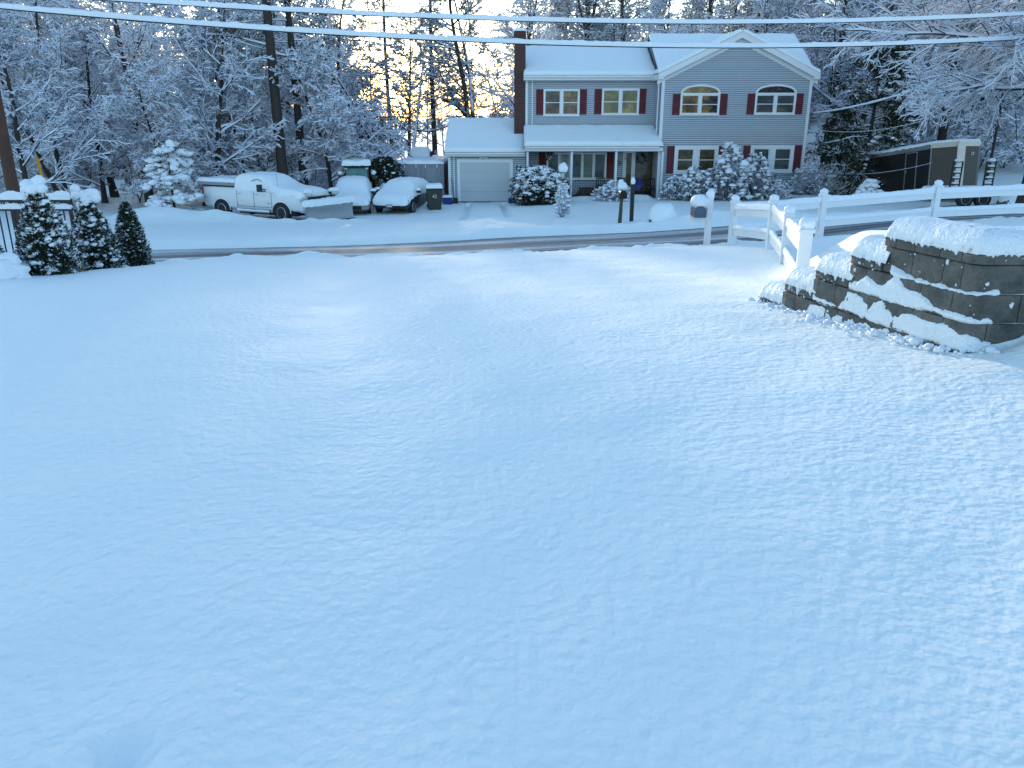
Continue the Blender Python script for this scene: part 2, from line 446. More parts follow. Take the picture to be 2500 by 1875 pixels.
# road: its own sheet with slushy wheel tracks
def road_mat():
    m, nt, b = new_mat('wet asphalt with slush')
    tc = nt.nodes.new('ShaderNodeTexCoord')
    ra = math.atan(RS)
    def dot(a, b):
        d = nt.nodes.new('ShaderNodeVectorMath'); d.operation = 'DOT_PRODUCT'; d.inputs[1].default_value = (a, b, 0)
        nt.links.new(tc.outputs['Object'], d.inputs[0]); return d.outputs['Value']
    du = dot(.10 * math.cos(ra), .10 * math.sin(ra)); dv = dot(-math.sin(ra), math.cos(ra))
    mp = nt.nodes.new('ShaderNodeCombineXYZ'); m2 = N(nt, 'ShaderNodeMath', operation='MULTIPLY'); nt.links.new(dv, m2.inputs[0]); m2.inputs[1].default_value = 2.6
    nt.links.new(du, mp.inputs[0]); nt.links.new(m2.outputs[0], mp.inputs[1])
    ph = N(nt, 'ShaderNodeMath', operation='MULTIPLY_ADD'); nt.links.new(dv, ph.inputs[0]); ph.inputs[1].default_value = 2 * PI / 1.6; ph.inputs[2].default_value = 1.0
    cs = N(nt, 'ShaderNodeMath', operation='COSINE'); nt.links.new(ph.outputs[0], cs.inputs[0])
    n1 = N(nt, 'ShaderNodeTexNoise', Scale=1.0, Detail=6, Roughness=.6); nt.links.new(mp.outputs[0], n1.inputs['Vector'])
    n2 = N(nt, 'ShaderNodeTexNoise', Scale=7.0, Detail=5, Roughness=.7); nt.links.new(tc.outputs['Object'], n2.inputs['Vector'])
    ad = N(nt, 'ShaderNodeMath', operation='MULTIPLY_ADD'); nt.links.new(n2.outputs['Fac'], ad.inputs[0]); ad.inputs[1].default_value = .22; nt.links.new(n1.outputs['Fac'], ad.inputs[2])
    a2 = N(nt, 'ShaderNodeMath', operation='MULTIPLY_ADD'); nt.links.new(cs.outputs[0], a2.inputs[0]); a2.inputs[1].default_value = .09; nt.links.new(ad.outputs[0], a2.inputs[2])
    r = nt.nodes.new('ShaderNodeMapRange'); r.inputs['From Min'].default_value = .54; r.inputs['From Max'].default_value = .78
    nt.links.new(a2.outputs[0], r.inputs['Value'])
    mx = nt.nodes.new('ShaderNodeMix'); mx.data_type = 'RGBA'
    mx.inputs[6].default_value = (.03, .034, .04, 1); mx.inputs[7].default_value = (.6, .63, .66, 1)
    nt.links.new(r.outputs[0], mx.inputs[0]); nt.links.new(mx.outputs[2], b.inputs['Base Color'])
    r2 = nt.nodes.new('ShaderNodeMapRange'); r2.inputs['To Min'].default_value = .5; r2.inputs['To Max'].default_value = .7
    nt.links.new(r.outputs[0], r2.inputs['Value']); nt.links.new(r2.outputs[0], b.inputs['Roughness'])
    bp = N(nt, 'ShaderNodeBump', Strength=1, Distance=.012); nt.links.new(ad.outputs[0], bp.inputs['Height']); nt.links.new(bp.outputs[0], b.inputs['Normal'])
    return m
_u = np.linspace(-70, 70, 500); _v = np.linspace(.02, ROADW - .02, 24)
_U, _VV = np.meshgrid(_u, _v)
_k = math.sqrt(1 + RS * RS)
_rx = _U; _ry = 15.55 + RS * _U + _VV * _k
_rz = base_h(_rx, _ry) - .068 + .008 * fbm(_rx * 1.2, _ry * 4, 8, 3)
_i = np.arange(499)[None] + (np.arange(23) * 500)[:, None]
road = np_mesh('road', np.stack([_rx.ravel(), _ry.ravel(), _rz.ravel()], 1), np.stack([_i, _i + 1, _i + 501, _i + 500], -1).reshape(-1, 4), road_mat(), smooth=True)
tag(road, 'wet grey road with slushy wheel tracks running past the lawn', None, None, 'structure')

# ------------------------------------------------------------------ retaining wall
def block_mat():
    m, nt, b = new_mat('concrete wall block')
    b.inputs['Roughness'].default_value = .9
    tc = nt.nodes.new('ShaderNodeTexCoord')
    n1 = N(nt, 'ShaderNodeTexNoise', Scale=5, Detail=6, Roughness=.65); nt.links.new(tc.outputs['Object'], n1.inputs['Vector'])
    n2 = N(nt, 'ShaderNodeTexNoise', Scale=60, Detail=4, Roughness=.6); nt.links.new(tc.outputs['Object'], n2.inputs['Vector'])
    r = nt.nodes.new('ShaderNodeValToRGB')
    r.color_ramp.elements[0].position = .3; r.color_ramp.elements[0].color = (.055, .055, .05, 1)
    r.color_ramp.elements[1].position = .72; r.color_ramp.elements[1].color = (.18, .172, .155, 1)
    nt.links.new(n1.outputs['Fac'], r.inputs[0])
    mx = nt.nodes.new('ShaderNodeMix'); mx.data_type = 'RGBA'; mx.blend_type = 'OVERLAY'; mx.inputs[0].default_value = .5
    nt.links.new(r.outputs[0], mx.inputs[6]); nt.links.new(n2.outputs['Fac'], mx.inputs[7]); nt.links.new(mx.outputs[2], b.inputs['Base Color'])
    bp = N(nt, 'ShaderNodeBump', Strength=1, Distance=.006); nt.links.new(n2.outputs['Fac'], bp.inputs['Height'])
    bq = N(nt, 'ShaderNodeBump', Strength=1, Distance=.02); nt.links.new(n1.outputs['Fac'], bq.inputs['Height']); nt.links.new(bp.outputs[0], bq.inputs['Normal'])
    nt.links.new(bq.outputs[0], b.inputs['Normal'])
    return m
M['block'] = block_mat()
M['cling'] = snow_mat('snow clinging to the blocks', [(9, .02), (30, .014), (80, .006)], (.83, .875, .90))
wallE = empty('retaining_wall', (3.16, 5.2, G(2.9, 5.0)), 'low wall of dark grey concrete blocks stepping down towards the lawn, thick snow on top', 'retaining wall')
WO = Vector(wallE.location)
# path s -> (x, y, outward normal); s=0 at the far low end, rounds a corner, then runs right
PA, PB = Vector((2.40, 7.98)), Vector((3.13, 5.30))
LD = (PB - PA).length; DIR = (PB - PA) / LD; NRM = Vector((DIR.y, -DIR.x))     # points at the lawn (-x)
RC = .08
def wall_at(s):
    if s < LD - .1: return PA + DIR * s, NRM
    a0 = math.atan2(NRM.y, NRM.x); a1 = -PI / 2
    if a0 < 0: a0 += 2 * PI
    a1 = 1.5 * PI
    c = PA + DIR * (LD - .1) - NRM * RC
    arc = RC * (a1 - a0)
    t = (s - (LD - .1)) / arc
    if t < 1:
        a = a0 + (a1 - a0) * t
        n = Vector((math.cos(a), math.sin(a))); return c + n * RC, n
    n = Vector((0, -1)); return c + n * RC + Vector((1, 0)) * (s - (LD - .1) - arc), n
ZT = [.73, .655, .455, .255, .055, -.145, -.345]      # cap top, then the bottom of cap / each course
def s_of(px, py, zz):
    """distance along the straight face of a measured point known to lie at height zz"""
    r = math.tan(math.atan((937.5 - py) / F) - TH); Y = (zz - CAMZ) / r
    return (PA.y - Y) / -DIR.y
zm = lambda x, y: (1900 + x / 3.687, 560 + y / 3.687)
END = LD + 2.6
sB = LD - .1
starts = {0: LD - .92, 1: LD - 1.28, 2: LD - 1.72, 3: LD - 2.15, 4: LD - 2.55}   # left end of each level of cap
def wall_block(mb, s0, s1, z0, z1, out, dep=.28, rough=.004, seed=0):
    n = max(2, int((s1 - s0) / .06)); nz = max(2, int((z1 - z0) / .05))
    g = .0035
    ss = [s0 + g + (s1 - s0 - 2 * g) * i / n for i in range(n + 1)]
    e = .007
    zz = [z0 + g] + [z0 + g + (z1 - z0 - 2 * g) * k / nz for k in range(nz + 1)] + [z1 - g]
    ou = [out - e] + [out] * (nz + 1) + [out - e]
    zz[1] = z0 + g + e; zz[-2] = z1 - g - e
    vs = []
    for i, s in enumerate(ss):
        p, nn = wall_at(s)
        for z, o in zip(zz, ou):
            o2 = o + rough * noise.noise(Vector((s * 14, z * 14, seed))) - (e if i in (0, n) else 0)
            q = p + nn * o2; vs.append((q.x, q.y, z))
        for z in (z1 - g, z0 + g):
            q = p - nn * (dep if p.y > 5.4 else dep * .8); vs.append((q.x, q.y, z))
    k = len(zz) + 2
    fs = []
    for i in range(n):
        for j in range(k):
            j2 = (j + 1) % k
            fs.append((i * k + j, i * k + j2, (i + 1) * k + j2, (i + 1) * k + j))
    fs.append(tuple(range(k))); fs.append(tuple(n * k + j for j in reversed(range(k))))
    mb.add([Vector(v) - WO for v in vs], fs)
random.seed(4)
for lev in range(5):        # the caps, one stretch per step
    mb = MB(); a = starts[lev]; b = starts[lev - 1] - .0 if lev else END
    x = a; first = True
    while x < b - .02:
        w = (.12 if (first and lev == 0) else random.choice([.2, .24, .28])); first = False
        if sB - .2 < x < sB + .2: w = .42
        y = min(b, x + w)
        if b - y < .08: y = b
        wall_block(mb, x, y, ZT[lev + 1], ZT[lev + 1] + .075, .022, .3, seed=lev)
        x = y
    mb.build('cap_course', M['block'], wallE, smooth=False)
for lev in range(1, 6):     # full courses under them
    mb = MB(); a = starts[lev - 1]; x = a + (.0 if lev > 1 else 0); k = 0
    while x < END:
        w = .3 if k or lev % 2 else .2
        if x < sB - .05 < x + w: w = (sB - .05 - x) if (sB - .05 - x) > .1 else w
        if abs(x - (sB - .05)) < .06: w = .46
        wall_block(mb, x, min(END, x + w), ZT[lev + 1], ZT[lev], .012 * (lev - 1) ** .5 + .004 * lev, seed=lev * 7); x += w; k += 1
    mb.build('block_course', M['block'], wallE)
# snow clinging to the stepped faces: outlines measured on the photo, carried to the wall's own plane
SN = [[(1030, 320), (1080, 350), (1200, 430), (1440, 500), (1700, 575), (1900, 590), (1928, 615), (1890, 630), (1600, 565), (1400, 515), (1180, 450), (1100, 440), (1060, 430), (1020, 400)],
      [(640, 460), (740, 465), (810, 415), (860, 440), (940, 500), (1000, 450), (1060, 425), (1110, 440), (1160, 510), (1330, 590), (1440, 690), (1520, 725), (1640, 745), (1760, 830), (1830, 815), (1848, 885), (1750, 875), (1580, 815), (1400, 745), (1100, 690), (940, 625), (730, 560), (650, 540)],
      [(325, 560), (430, 615), (560, 680), (610, 620), (650, 545), (720, 560), (830, 645), (960, 625), (1000, 700), (1100, 770), (1180, 735), (1300, 780), (1480, 830), (1560, 850), (1630, 900), (1660, 940), (1750, 990), (1775, 1060), (1700, 1120), (1600, 1095), (1300, 985), (1000, 880), (690, 765), (480, 690), (330, 640)],
      [(-300, 660), (-100, 700), (50, 720), (150, 745), (225, 775), (290, 700), (310, 650), (400, 665), (490, 710), (510, 760), (640, 760), (700, 790), (740, 835), (830, 820), (870, 870), (1000, 880), (1100, 900), (1220, 965), (1290, 985), (1310, 1020), (1400, 1065), (1540, 1100), (1680, 1100), (1770, 1035), (1880, 1085), (1990, 1075), (2080, 1040), (2200, 1000), (2200, 1700), (-300, 1700)]]
def to_sz(x, y):
    px, py = zm(x, y)
    d = Vector(((px - 1250) / F, (math.cos(TH) + (937.5 - py) / F * math.sin(TH)), (-math.sin(TH) + (937.5 - py) / F * math.cos(TH))))
    # plane through PA, PB (vertical)
    den = d.x * NRM.x + d.y * NRM.y
    t = (PA.x * NRM.x + PA.y * NRM.y) / den
    q = Vector((d.x * t, d.y * t)); return ((q - PA).dot(DIR), CAMZ + d.z * t)
SNP = [np.array([to_sz(*p) for p in poly]) for poly in SN]
def sdist(poly, s, z):
    """signed distance to polygon, positive inside"""
    n = len(poly); best = np.full(s.shape, 1e9); ins = np.zeros(s.shape, bool)
    for i in range(n):
        a = poly[i]; b = poly[(i + 1) % n]; e = b - a
        t = np.clip(((s - a[0]) * e[0] + (z - a[1]) * e[1]) / (e @ e + 1e-12), 0, 1)
        best = np.minimum(best, np.hypot(s - a[0] - t * e[0], z - a[1] - t * e[1]))
        c = ((a[1] > z) != (b[1] > z)) & (s < (b[0] - a[0]) * (z - a[1]) / (b[1] - a[1] + 1e-12) + a[0])
        ins ^= c
    return np.where(ins, best, -best)
ns, nz = 420, 150
ssv = np.linspace(-.1, LD + .12, ns); zzv = np.linspace(-.36, .66, nz)
S_, Z_ = np.meshgrid(ssv, zzv)
wob = .012 * fbm(S_ * 18, Z_ * 18, 3, 4) * 2
D_ = np.max([sdist(p, S_, Z_) for p in SNP], axis=0) + wob + .014
# nothing above the steps
bulge = -.05 + .085 * np.sqrt(np.clip((D_ + .012) / .05, 0, 1)) + .03 * fbm(S_ * 16, Z_ * 10, 4, 4) + .016 * fbm(S_ * 55, Z_ * 14, 6, 3) + .03 * np.clip(.2 - Z_, 0, .4)
bulge = np.where(D_ < -.012, -.06, bulge)
topz = np.full(ssv.shape, -.2)
for lev in range(4, -1, -1):
    topz = np.where(ssv > starts[lev] - .0, ZT[lev + 1] + .03, topz)
Vv = []
for j in range(nz):
    for i in range(ns):
        p, n2 = wall_at(float(ssv[i])); zc = min(float(zzv[j]), float(topz[i]))
        b = float(bulge[j, i]) if zzv[j] <= topz[i] + .008 else -.08
        q = p + n2 * b; Vv.append((q.x - WO.x, q.y - WO.y, zc - WO.z))
_i = np.arange(ns - 1)[None] + (np.arange(nz - 1) * ns)[:, None]
np_mesh('clinging_snow', Vv, np.stack([_i, _i + 1, _i + ns + 1, _i + ns], -1).reshape(-1, 4), M['cling'], wallE, smooth=True)
# thick snow lying along every step
for lev in range(5):
    a = starts[lev]; b = starts[lev - 1] + .06 if lev else END
    n = max(8, int((b - a) / .012)); mdep = 20
    vs = []; zt = ZT[lev + 1] + .075
    th = .15 if lev == 0 else .15
    for i in range(n + 1):
        s = a + (b - a) * i / n; p, nn = wall_at(s)
        eu = min(1, (i * (b - a) / n) / .03); eu = math.sqrt(max(0, 1 - (1 - eu) ** 2))
        if lev: 
            eu2 = min(1, ((n - i) * (b - a) / n) / .03)
        nzv = noise.noise(Vector((s * 3, lev * 5, 0)))
        for k in range(mdep + 1):
            if k < 4:      # ragged lower lip, hanging over the cap's face
                fr = max(0, noise.noise(Vector((s * 22, lev * 9, 1))) - .1) * .11 + max(0, noise.noise(Vector((s * 75, lev * 9, 3)))) * .05
                zz = zt - fr * (1 - k / 4) * (1 if eu > .3 else .2); o = .027 + .005 * k / 4
                if k == 0: o = .018
                z = zz
            else:
                t = (k - 4) / (mdep - 4)
                ang = min(1, t / .3) * PI / 2
                z = zt + th * (math.sin(ang) ** .55) * (.15 + .85 * eu) * (1 + .12 * nzv + .05 * noise.noise(Vector((s * 7, t * 3, lev))))
                o = .032 - t * .5 + .006 * math.sin(ang * 2)
                if t > .6: z -= (t - .6) * (.1 if lev == 0 else .02)
            q = p + nn * o
            if q.y < 5.3 - .0 + 0 and o < -.2: pass
            vs.append(Vector((q.x, q.y, z + .003 * noise.noise(Vector((s * 30, k * .7, 5))))) - WO)
    fs = [(i * (mdep + 1) + k, (i + 1) * (mdep + 1) + k, (i + 1) * (mdep + 1) + k + 1, i * (mdep + 1) + k + 1) for i in range(n) for k in range(mdep)]
    base = len(vs)
    # left end closed down to the cap
    endring = []
    for k in range(mdep + 1):
        v = vs[k]; endring.append(Vector((v.x, v.y, zt - WO.z - .02)))
    vs += endring; fs += [(k, k + 1, base + k + 1, base + k) for k in range(mdep)]
    MB().add(vs, fs).build('snow_cap', M['cling'], wallE, smooth=True)
# flecks of snow stuck to the faces
mb = MB(); random.seed(9)
for i in range(150):
    s = random.uniform(starts[4], LD + .35); z = random.uniform(-.1, .72)
    lev = next((k for k in range(5) if s > starts[k]), 4)
    if z > ZT[lev + 1] + .05: z = ZT[lev + 1] + random.uniform(0, .06)
    p, nn = wall_at(s); q = p + nn * (.03 if z > ZT[lev + 1] else .02)
    r = .003 + .011 * random.random() ** 3
    mb.blob((q.x - WO.x, q.y - WO.y, z - WO.z), (r, r * .6, r * random.uniform(.8, 1.6)), i, .5, 2, freq=2.5)
mb.build('snow_flecks', M['clump'], wallE, smooth=True)

mb = MB(); random.seed(19)      # crumbs of snow fallen along the wall's foot
for i in range(420):
    s = random.uniform(starts[4] - .1, LD + .1); p, nn = wall_at(s); q = p + nn * abs(random.gauss(.05, .09)); r = random.uniform(.006, .026) * (1 if random.random() < .9 else 1.8)
    mb.blob((q.x - WO.x, q.y - WO.y, G(q.x, q.y) + r * .2 - WO.z), (r, r, r * .8), i, .3, 1)
mb.build('snow_crumbs', M['clump'], wallE, smooth=True)
# ------------------------------------------------------------------ ranch fences
def fence_post(E, x, y, zt, w=.127, cap=True, rot=0):
    g = G(x, y) - .35
    o = Vector(E.location)
    mb = MB(); mb.box((-w / 2, -w / 2, g - o.z), (w / 2, w / 2, zt - o.z))
    mb.box((-w / 2 - .018, -w / 2 - .018, zt - o.z), (w / 2 + .018, w / 2 + .018, zt - o.z + .035))
    mb.prism([(-w / 2 - .01, zt - o.z + .035), (w / 2 + .01, zt - o.z + .035), (0, zt - o.z + .075)], -w / 2 - .01, w / 2 + .01)
    post = mb.build('post', M['vinyl'], E, bevel=.004); post.location = (x - o.x, y - o.y, 0); post.rotation_euler = (0, 0, rot)
    s = MB(); s.blob((0, 0, zt - o.z + .085), (w * .66, w * .66, .07), int(x * 31 + y * 7), .1, 3)
    sn = s.build('snow_cap', M['clump'], post, smooth=True)
    return post
def fence_rail(E, a, b, z0, z1, wid=.14, snow=.10):
    """a,b plan points; z0,z1 centre heights"""
    o = Vector(E.location)
    A = Vector((a[0], a[1], z0)) - o; B = Vector((b[0], b[1], z1)) - o
    mb = MB(); mb.bar(A, B, .038, wid); r = mb.build('rail', M['vinyl'], E)
    d = (B - A).normalized(); n = Vector((-d.y, d.x, 0)).normalized(); L = (B - A).length
    # snow sleeve: rounded ridge along the rail top
    sm = MB(); prof = []
    K = 9; NS = max(12, int(L / .05)); vs = []
    for i in range(NS + 1):
        t = i / NS; p = A.lerp(B, t) + Vector((0, 0, wid / 2))
        near = min(t, 1 - t) * L
        hh = snow * (1 + .18 * noise.noise(Vector((t * L * 3, a[0], 2))) + .12 * noise.noise(Vector((t * L * 14, a[0], 7))) + .35 * math.exp(-near / .08))
        ww = .036
        for k in range(K):
            ang = PI * k / (K - 1)
            vs.append(p + n * (math.cos(ang) * ww * (1 + .2 * noise.noise(Vector((t * L * 8, k, 3))))) + Vector((0, 0, hh * math.sin(ang) ** .6 - (.012 if k in (0, K - 1) else 0))))
    fs = [(i * K + k, i * K + k + 1, (i + 1) * K + k + 1, (i + 1) * K + k) for i in range(NS) for k in range(K - 1)]
    fs += [tuple(range(K)), tuple(NS * K + k for k in reversed(range(K)))]
    sm.add(vs, fs).build('snow_cap', M['clump'], r, smooth=True)
def fence(name_label, pts, tops, r1, r2, cat='fence', rot=0, skip=()):
    E = empty('ranch_fence', (pts[0][0], pts[0][1], G(*pts[0])), name_label, cat)
    for i, ((x, y), zt) in enumerate(zip(pts, tops)):
        if i in skip: continue
        nx = pts[min(i + 1, len(pts) - 1)]; pv = pts[max(i - 1, 0)]
        fence_post(E, x, y, zt, rot=math.atan2(nx[1] - pv[1], nx[0] - pv[0]))
    for i in range(len(pts) - 1):
        a, b = pts[i], pts[i + 1]
        d = Vector((b[0] - a[0], b[1] - a[1])).normalized() * .07
        A = (a[0] + d.x, a[1] + d.y); B = (b[0] - d.x, b[1] - d.y)
        fence_rail(E, A, B, tops[i] - r1, tops[i + 1] - r1)
        fence_rail(E, A, B, tops[i] - r2, tops[i + 1] - r2, snow=.07)
    return E
fence('long white two rail vinyl fence running along the road edge',
      [(4.52, 16.5), (6.6, 17.3), (9.2, 17.7), (11.75, 18.3)], [-.05, .01, .16, .2], .18, .57)
fence('short white vinyl fence climbing from the road towards the block wall',
      [(4.52, 16.5), (4.5, 14.0), (3.93, 11.5), (3.07, 8.4)], [-.05, .19, .26, .46], .18, .57, skip=(0,))

# ------------------------------------------------------------------ the house
def brick_mat():
    m, nt, b = new_mat('dark red brick')
    b.inputs['Roughness'].default_value = .85
    tc = nt.nodes.new('ShaderNodeTexCoord'); sp = nt.nodes.new('ShaderNodeSeparateXYZ'); nt.links.new(tc.outputs['Object'], sp.inputs[0])
    ad = N(nt, 'ShaderNodeMath', operation='ADD'); nt.links.new(sp.outputs['X'], ad.inputs[0]); nt.links.new(sp.outputs['Y'], ad.inputs[1])
    cb = nt.nodes.new('ShaderNodeCombineXYZ'); nt.links.new(ad.outputs[0], cb.inputs[0]); nt.links.new(sp.outputs['Z'], cb.inputs[1])
    br = nt.nodes.new('ShaderNodeTexBrick'); nt.links.new(cb.outputs[0], br.inputs['Vector'])
    br.inputs['Color1'].default_value = (.085, .022, .016, 1); br.inputs['Color2'].default_value = (.05, .016, .013, 1); br.inputs['Mortar'].default_value = (.10, .085, .08, 1)
    br.inputs['Scale'].default_value = 1; br.inputs['Brick Width'].default_value = .21; br.inputs['Row Height'].default_value = .075; br.inputs['Mortar Size'].default_value = .008
    nt.links.new(br.outputs['Color'], b.inputs['Base Color'])
    return m
M['brick'] = brick_mat()
def glass_mat(name, tint, rough=.03, alpha=.55):
    m, nt, b = new_mat(name)
    out = nt.nodes['Material Output']
    gl = N(nt, 'ShaderNodeBsdfGlossy', Roughness=rough); gl.inputs['Color'].default_value = (.9, .95, 1, 1)
    tr = nt.nodes.new('ShaderNodeBsdfTransparent'); tr.inputs['Color'].default_value = tint + (1,)
    fr = N(nt, 'ShaderNodeFresnel', IOR=1.45)
    ad = N(nt, 'ShaderNodeMath', operation='MULTIPLY_ADD'); nt.links.new(fr.outputs[0], ad.inputs[0]); ad.inputs[1].default_value = 1.0; ad.inputs[2].default_value = .02
    mx = nt.nodes.new('ShaderNodeMixShader'); nt.links.new(ad.outputs[0], mx.inputs[0]); nt.links.new(tr.outputs[0], mx.inputs[1]); nt.links.new(gl.outputs[0], mx.inputs[2])
    nt.links.new(mx.outputs[0], out.inputs[0])
    return m
M['glass'] = glass_mat('window glass', (.75, .8, .8))
M['blind'] = simple('cream window blind', (.3, .31, .21), .8, var=.25, scale=1.6)
M['curtain'] = simple('grey window curtain', (.16, .17, .17), .9, var=.5, scale=2.5)
M['room'] = simple('dim room', (.035, .03, .026), .9, var=.7, scale=1.4)
M['tan'] = simple('painted golden reflection', (.22, .15, .06), .8, var=.97, scale=5)  # golden reflections in door and window glass, painted as mottled tan
M['shingle'] = simple('dark shingles', (.07, .07, .075), .9, var=.3, scale=20)
M['soffit'] = simple('soffit', (.5, .53, .56), .6, var=.03)

HX, HY, HZ = 7.9, 45.0, -2.55
house = empty('house', (HX, HY, HZ), 'blue grey two storey clapboard house with dark red shutters, snowy roofs, porch and attached garage', 'house')
HO = Vector((HX, HY, HZ))
class HB(MB):
    """house pieces are given in world space and stored relative to the house"""
    def b(s, name, mats, parent=None, smooth=False, bevel=0):
        s.v = [(v[0] - HX, v[1] - HY, v[2] - HZ) for v in s.v]
        return s.build(name, mats, parent or house, smooth=smooth, bevel=bevel)
def boards_x(mb, x0, x1, z0, z1, y, lim=None, ex=.108):
    """clapboards on a wall facing -y; lim(z) -> (x0,x1) trims them under a gable"""
    z = z0
    while z < z1 - .01:
        zt = min(z + ex, z1)
        a0, a1 = (x0, x1) if lim is None else lim(z)
        b0, b1 = (x0, x1) if lim is None else lim(zt)
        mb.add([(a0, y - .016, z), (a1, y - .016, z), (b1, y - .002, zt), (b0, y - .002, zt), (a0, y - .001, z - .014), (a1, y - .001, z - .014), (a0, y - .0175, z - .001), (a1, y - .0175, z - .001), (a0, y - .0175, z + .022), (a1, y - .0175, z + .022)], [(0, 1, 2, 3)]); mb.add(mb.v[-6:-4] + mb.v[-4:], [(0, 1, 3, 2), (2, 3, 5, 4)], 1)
        z = zt
def boards_y(mb, y0, y1, z0, z1, x, sgn, lim=None, ex=.108):
    z = z0
    while z < z1 - .01:
        zt = min(z + ex, z1)
        a0, a1 = (y0, y1) if lim is None else lim(z)
        b0, b1 = (y0, y1) if lim is None else lim(zt)
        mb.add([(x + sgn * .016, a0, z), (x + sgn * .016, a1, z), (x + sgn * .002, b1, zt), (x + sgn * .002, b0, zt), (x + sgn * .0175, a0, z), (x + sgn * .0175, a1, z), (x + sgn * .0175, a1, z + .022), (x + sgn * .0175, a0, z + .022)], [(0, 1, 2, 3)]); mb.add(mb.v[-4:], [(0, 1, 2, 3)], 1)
        z = zt

# --- key levels and plan
WY = 45.0; WX0, WX1 = 7.94, 15.84; WEZ = 3.66            # gabled wing: front plane, sides, wall top
MY = 46.8; MX0 = .75                                      # main block wall
GY = 45.6; GX0, GX1 = -3.5, .74                           # garage
PY_ = 44.75                                               # porch front
BZ = -2.75                                                # wall foot
# wing: gable wall
def gable_lim(z):
    if z <= WEZ + .1: return WX0, WX1
    t = (z - WEZ - .1) / (5.55 - WEZ - .1)
    c = (WX0 + WX1) / 2; w = (WX1 - WX0) / 2 * max(0, 1 - t)
    return c - w, c + w
w = HB(); boards_x(w, WX0, WX1, BZ, 5.5, WY, gable_lim)
boards_y(w, WY, 46.8, BZ, 3.75, WX0, -1)
boards_y(w, WY, 53.5, BZ, 3.75, WX1, 1)
w.box((WX0 + .01, WY + .004, BZ), (WX1 - .01, 53.4, 3.7))
w.prism([(WX0 + .01, 3.7), (WX1 - .01, 3.7), ((WX0 + WX1) / 2, 5.5)], WY + .004, WY + 4.0)
def side_lim(z):
    t = max(0, (z - 3.7) / 2.15); return 45.2 + 4.2 * t, 53.4 - 4.2 * t
boards_y(w, 45, 53, 3.7, 5.8, WX0 - .0, -1, side_lim)
w.prism([(45.2, 3.7), (53.4, 3.7), (49.3, 5.8)], WX0 + .005, WX1 - .005, axis='x')
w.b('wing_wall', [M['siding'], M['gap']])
# main block wall with the wall under the porch
w = HB(); boards_x(w, MX0, WX0, -.3, 3.62, MY); boards_x(w, MX0, WX0, BZ, -.3, MY)
w.box((MX0 + .01, MY + .004, BZ), (WX0, 53.4, 3.6)); w.prism([(46.8, 3.6), (53.4, 3.6), (50.1, 5.1)], MX0 + .01, WX0, axis='x')
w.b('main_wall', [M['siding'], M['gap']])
# garage wall
w = HB(); boards_x(w, GX0, GX1, BZ - .15, -.32, GY)
w.box((GX0 + .01, GY + .004, BZ - .15), (GX1, 52.0, -.32)); w.prism([(45.6, -.32), (52.0, -.32), (48.8, 1.2)], GX0 + .01, GX1, axis='x')
boards_y(w, GY, 52, BZ - .15, -.32, GX0, -1)
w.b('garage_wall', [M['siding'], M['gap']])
# corner boards
def trim(x0, x1, y0, y1, z0, z1, name='corner_board'):
    HB().box((x0, y0, z0), (x1, y1, z1)).b(name, M['white'])
trim(WX0 - .02, WX0 + .13, WY - .03, WY + .12, BZ, WEZ)
trim(WX1 - .13, WX1 + .02, WY - .03, WY + .12, BZ, WEZ)
trim(MX0 - .02, MX0 + .12, MY - .03, MY + .1, -.3, 3.6)
trim(GX0 - .02, GX0 + .12, GY - .03, GY + .1, BZ - .15, -.35)

# --- roofs: slab, then snow as a part of its own
def roof_quad(name, A, B, C, D, t=.16, snow=.17, over=.03, nu=60, nv=24, seed=0, edge=.16):
    A, B, C, D = map(Vector, (A, B, C, D))
    n = (B - A).cross(D - A).normalized()
    if n.z < 0: n = -n
    mb = HB(); vs = [A, B, C, D] + [v - n * t for v in (A, B, C, D)]
    mb.add(vs, [(0, 1, 2, 3), (7, 6, 5, 4), (0, 4, 5, 1), (1, 5, 6, 2), (2, 6, 7, 3), (3, 7, 4, 0)])
    r = mb.b(name, M['shingle'])
    s = HB(); s.snow((A + n * .003, B + n * .003, C + n * .003, D + n * .003), snow, nu, nv, edge, seed, .12, over, freq=1.1); s.b('roof_snow', M['snow'], r, smooth=True)
    return r
# wing cross gable (ridge runs back)
cx = (WX0 + WX1) / 2; RZ = 5.78; EZ = 3.62; ox = .28
yf, yb = WY - .28, 49.2
roof_quad('gable_roof', (WX0 - ox, yf, EZ + .14), (cx, yf, RZ), (cx, yb, RZ), (WX0 - ox, yb, EZ + .14), seed=1, nv=30)
roof_quad('gable_roof', (cx, yf, RZ), (WX1 + ox, yf, EZ + .14), (WX1 + ox, yb, EZ + .14), (cx, yb, RZ), seed=2, nv=30)
# the block behind: ridge parallel to the front
roof_quad('wing_roof', (WX0 - .18, 45.25, 3.82), (WX1 + .2, 45.25, 3.82), (WX1 + .2, 49.3, 5.97), (WX0 - .18, 49.3, 5.97), seed=3, t=.12)
roof_quad('wing_roof', (WX1 + .2, 53.7, 3.7), (WX0 - .18, 53.7, 3.7), (WX0 - .18, 49.3, 5.97), (WX1 + .2, 49.3, 5.97), seed=4)
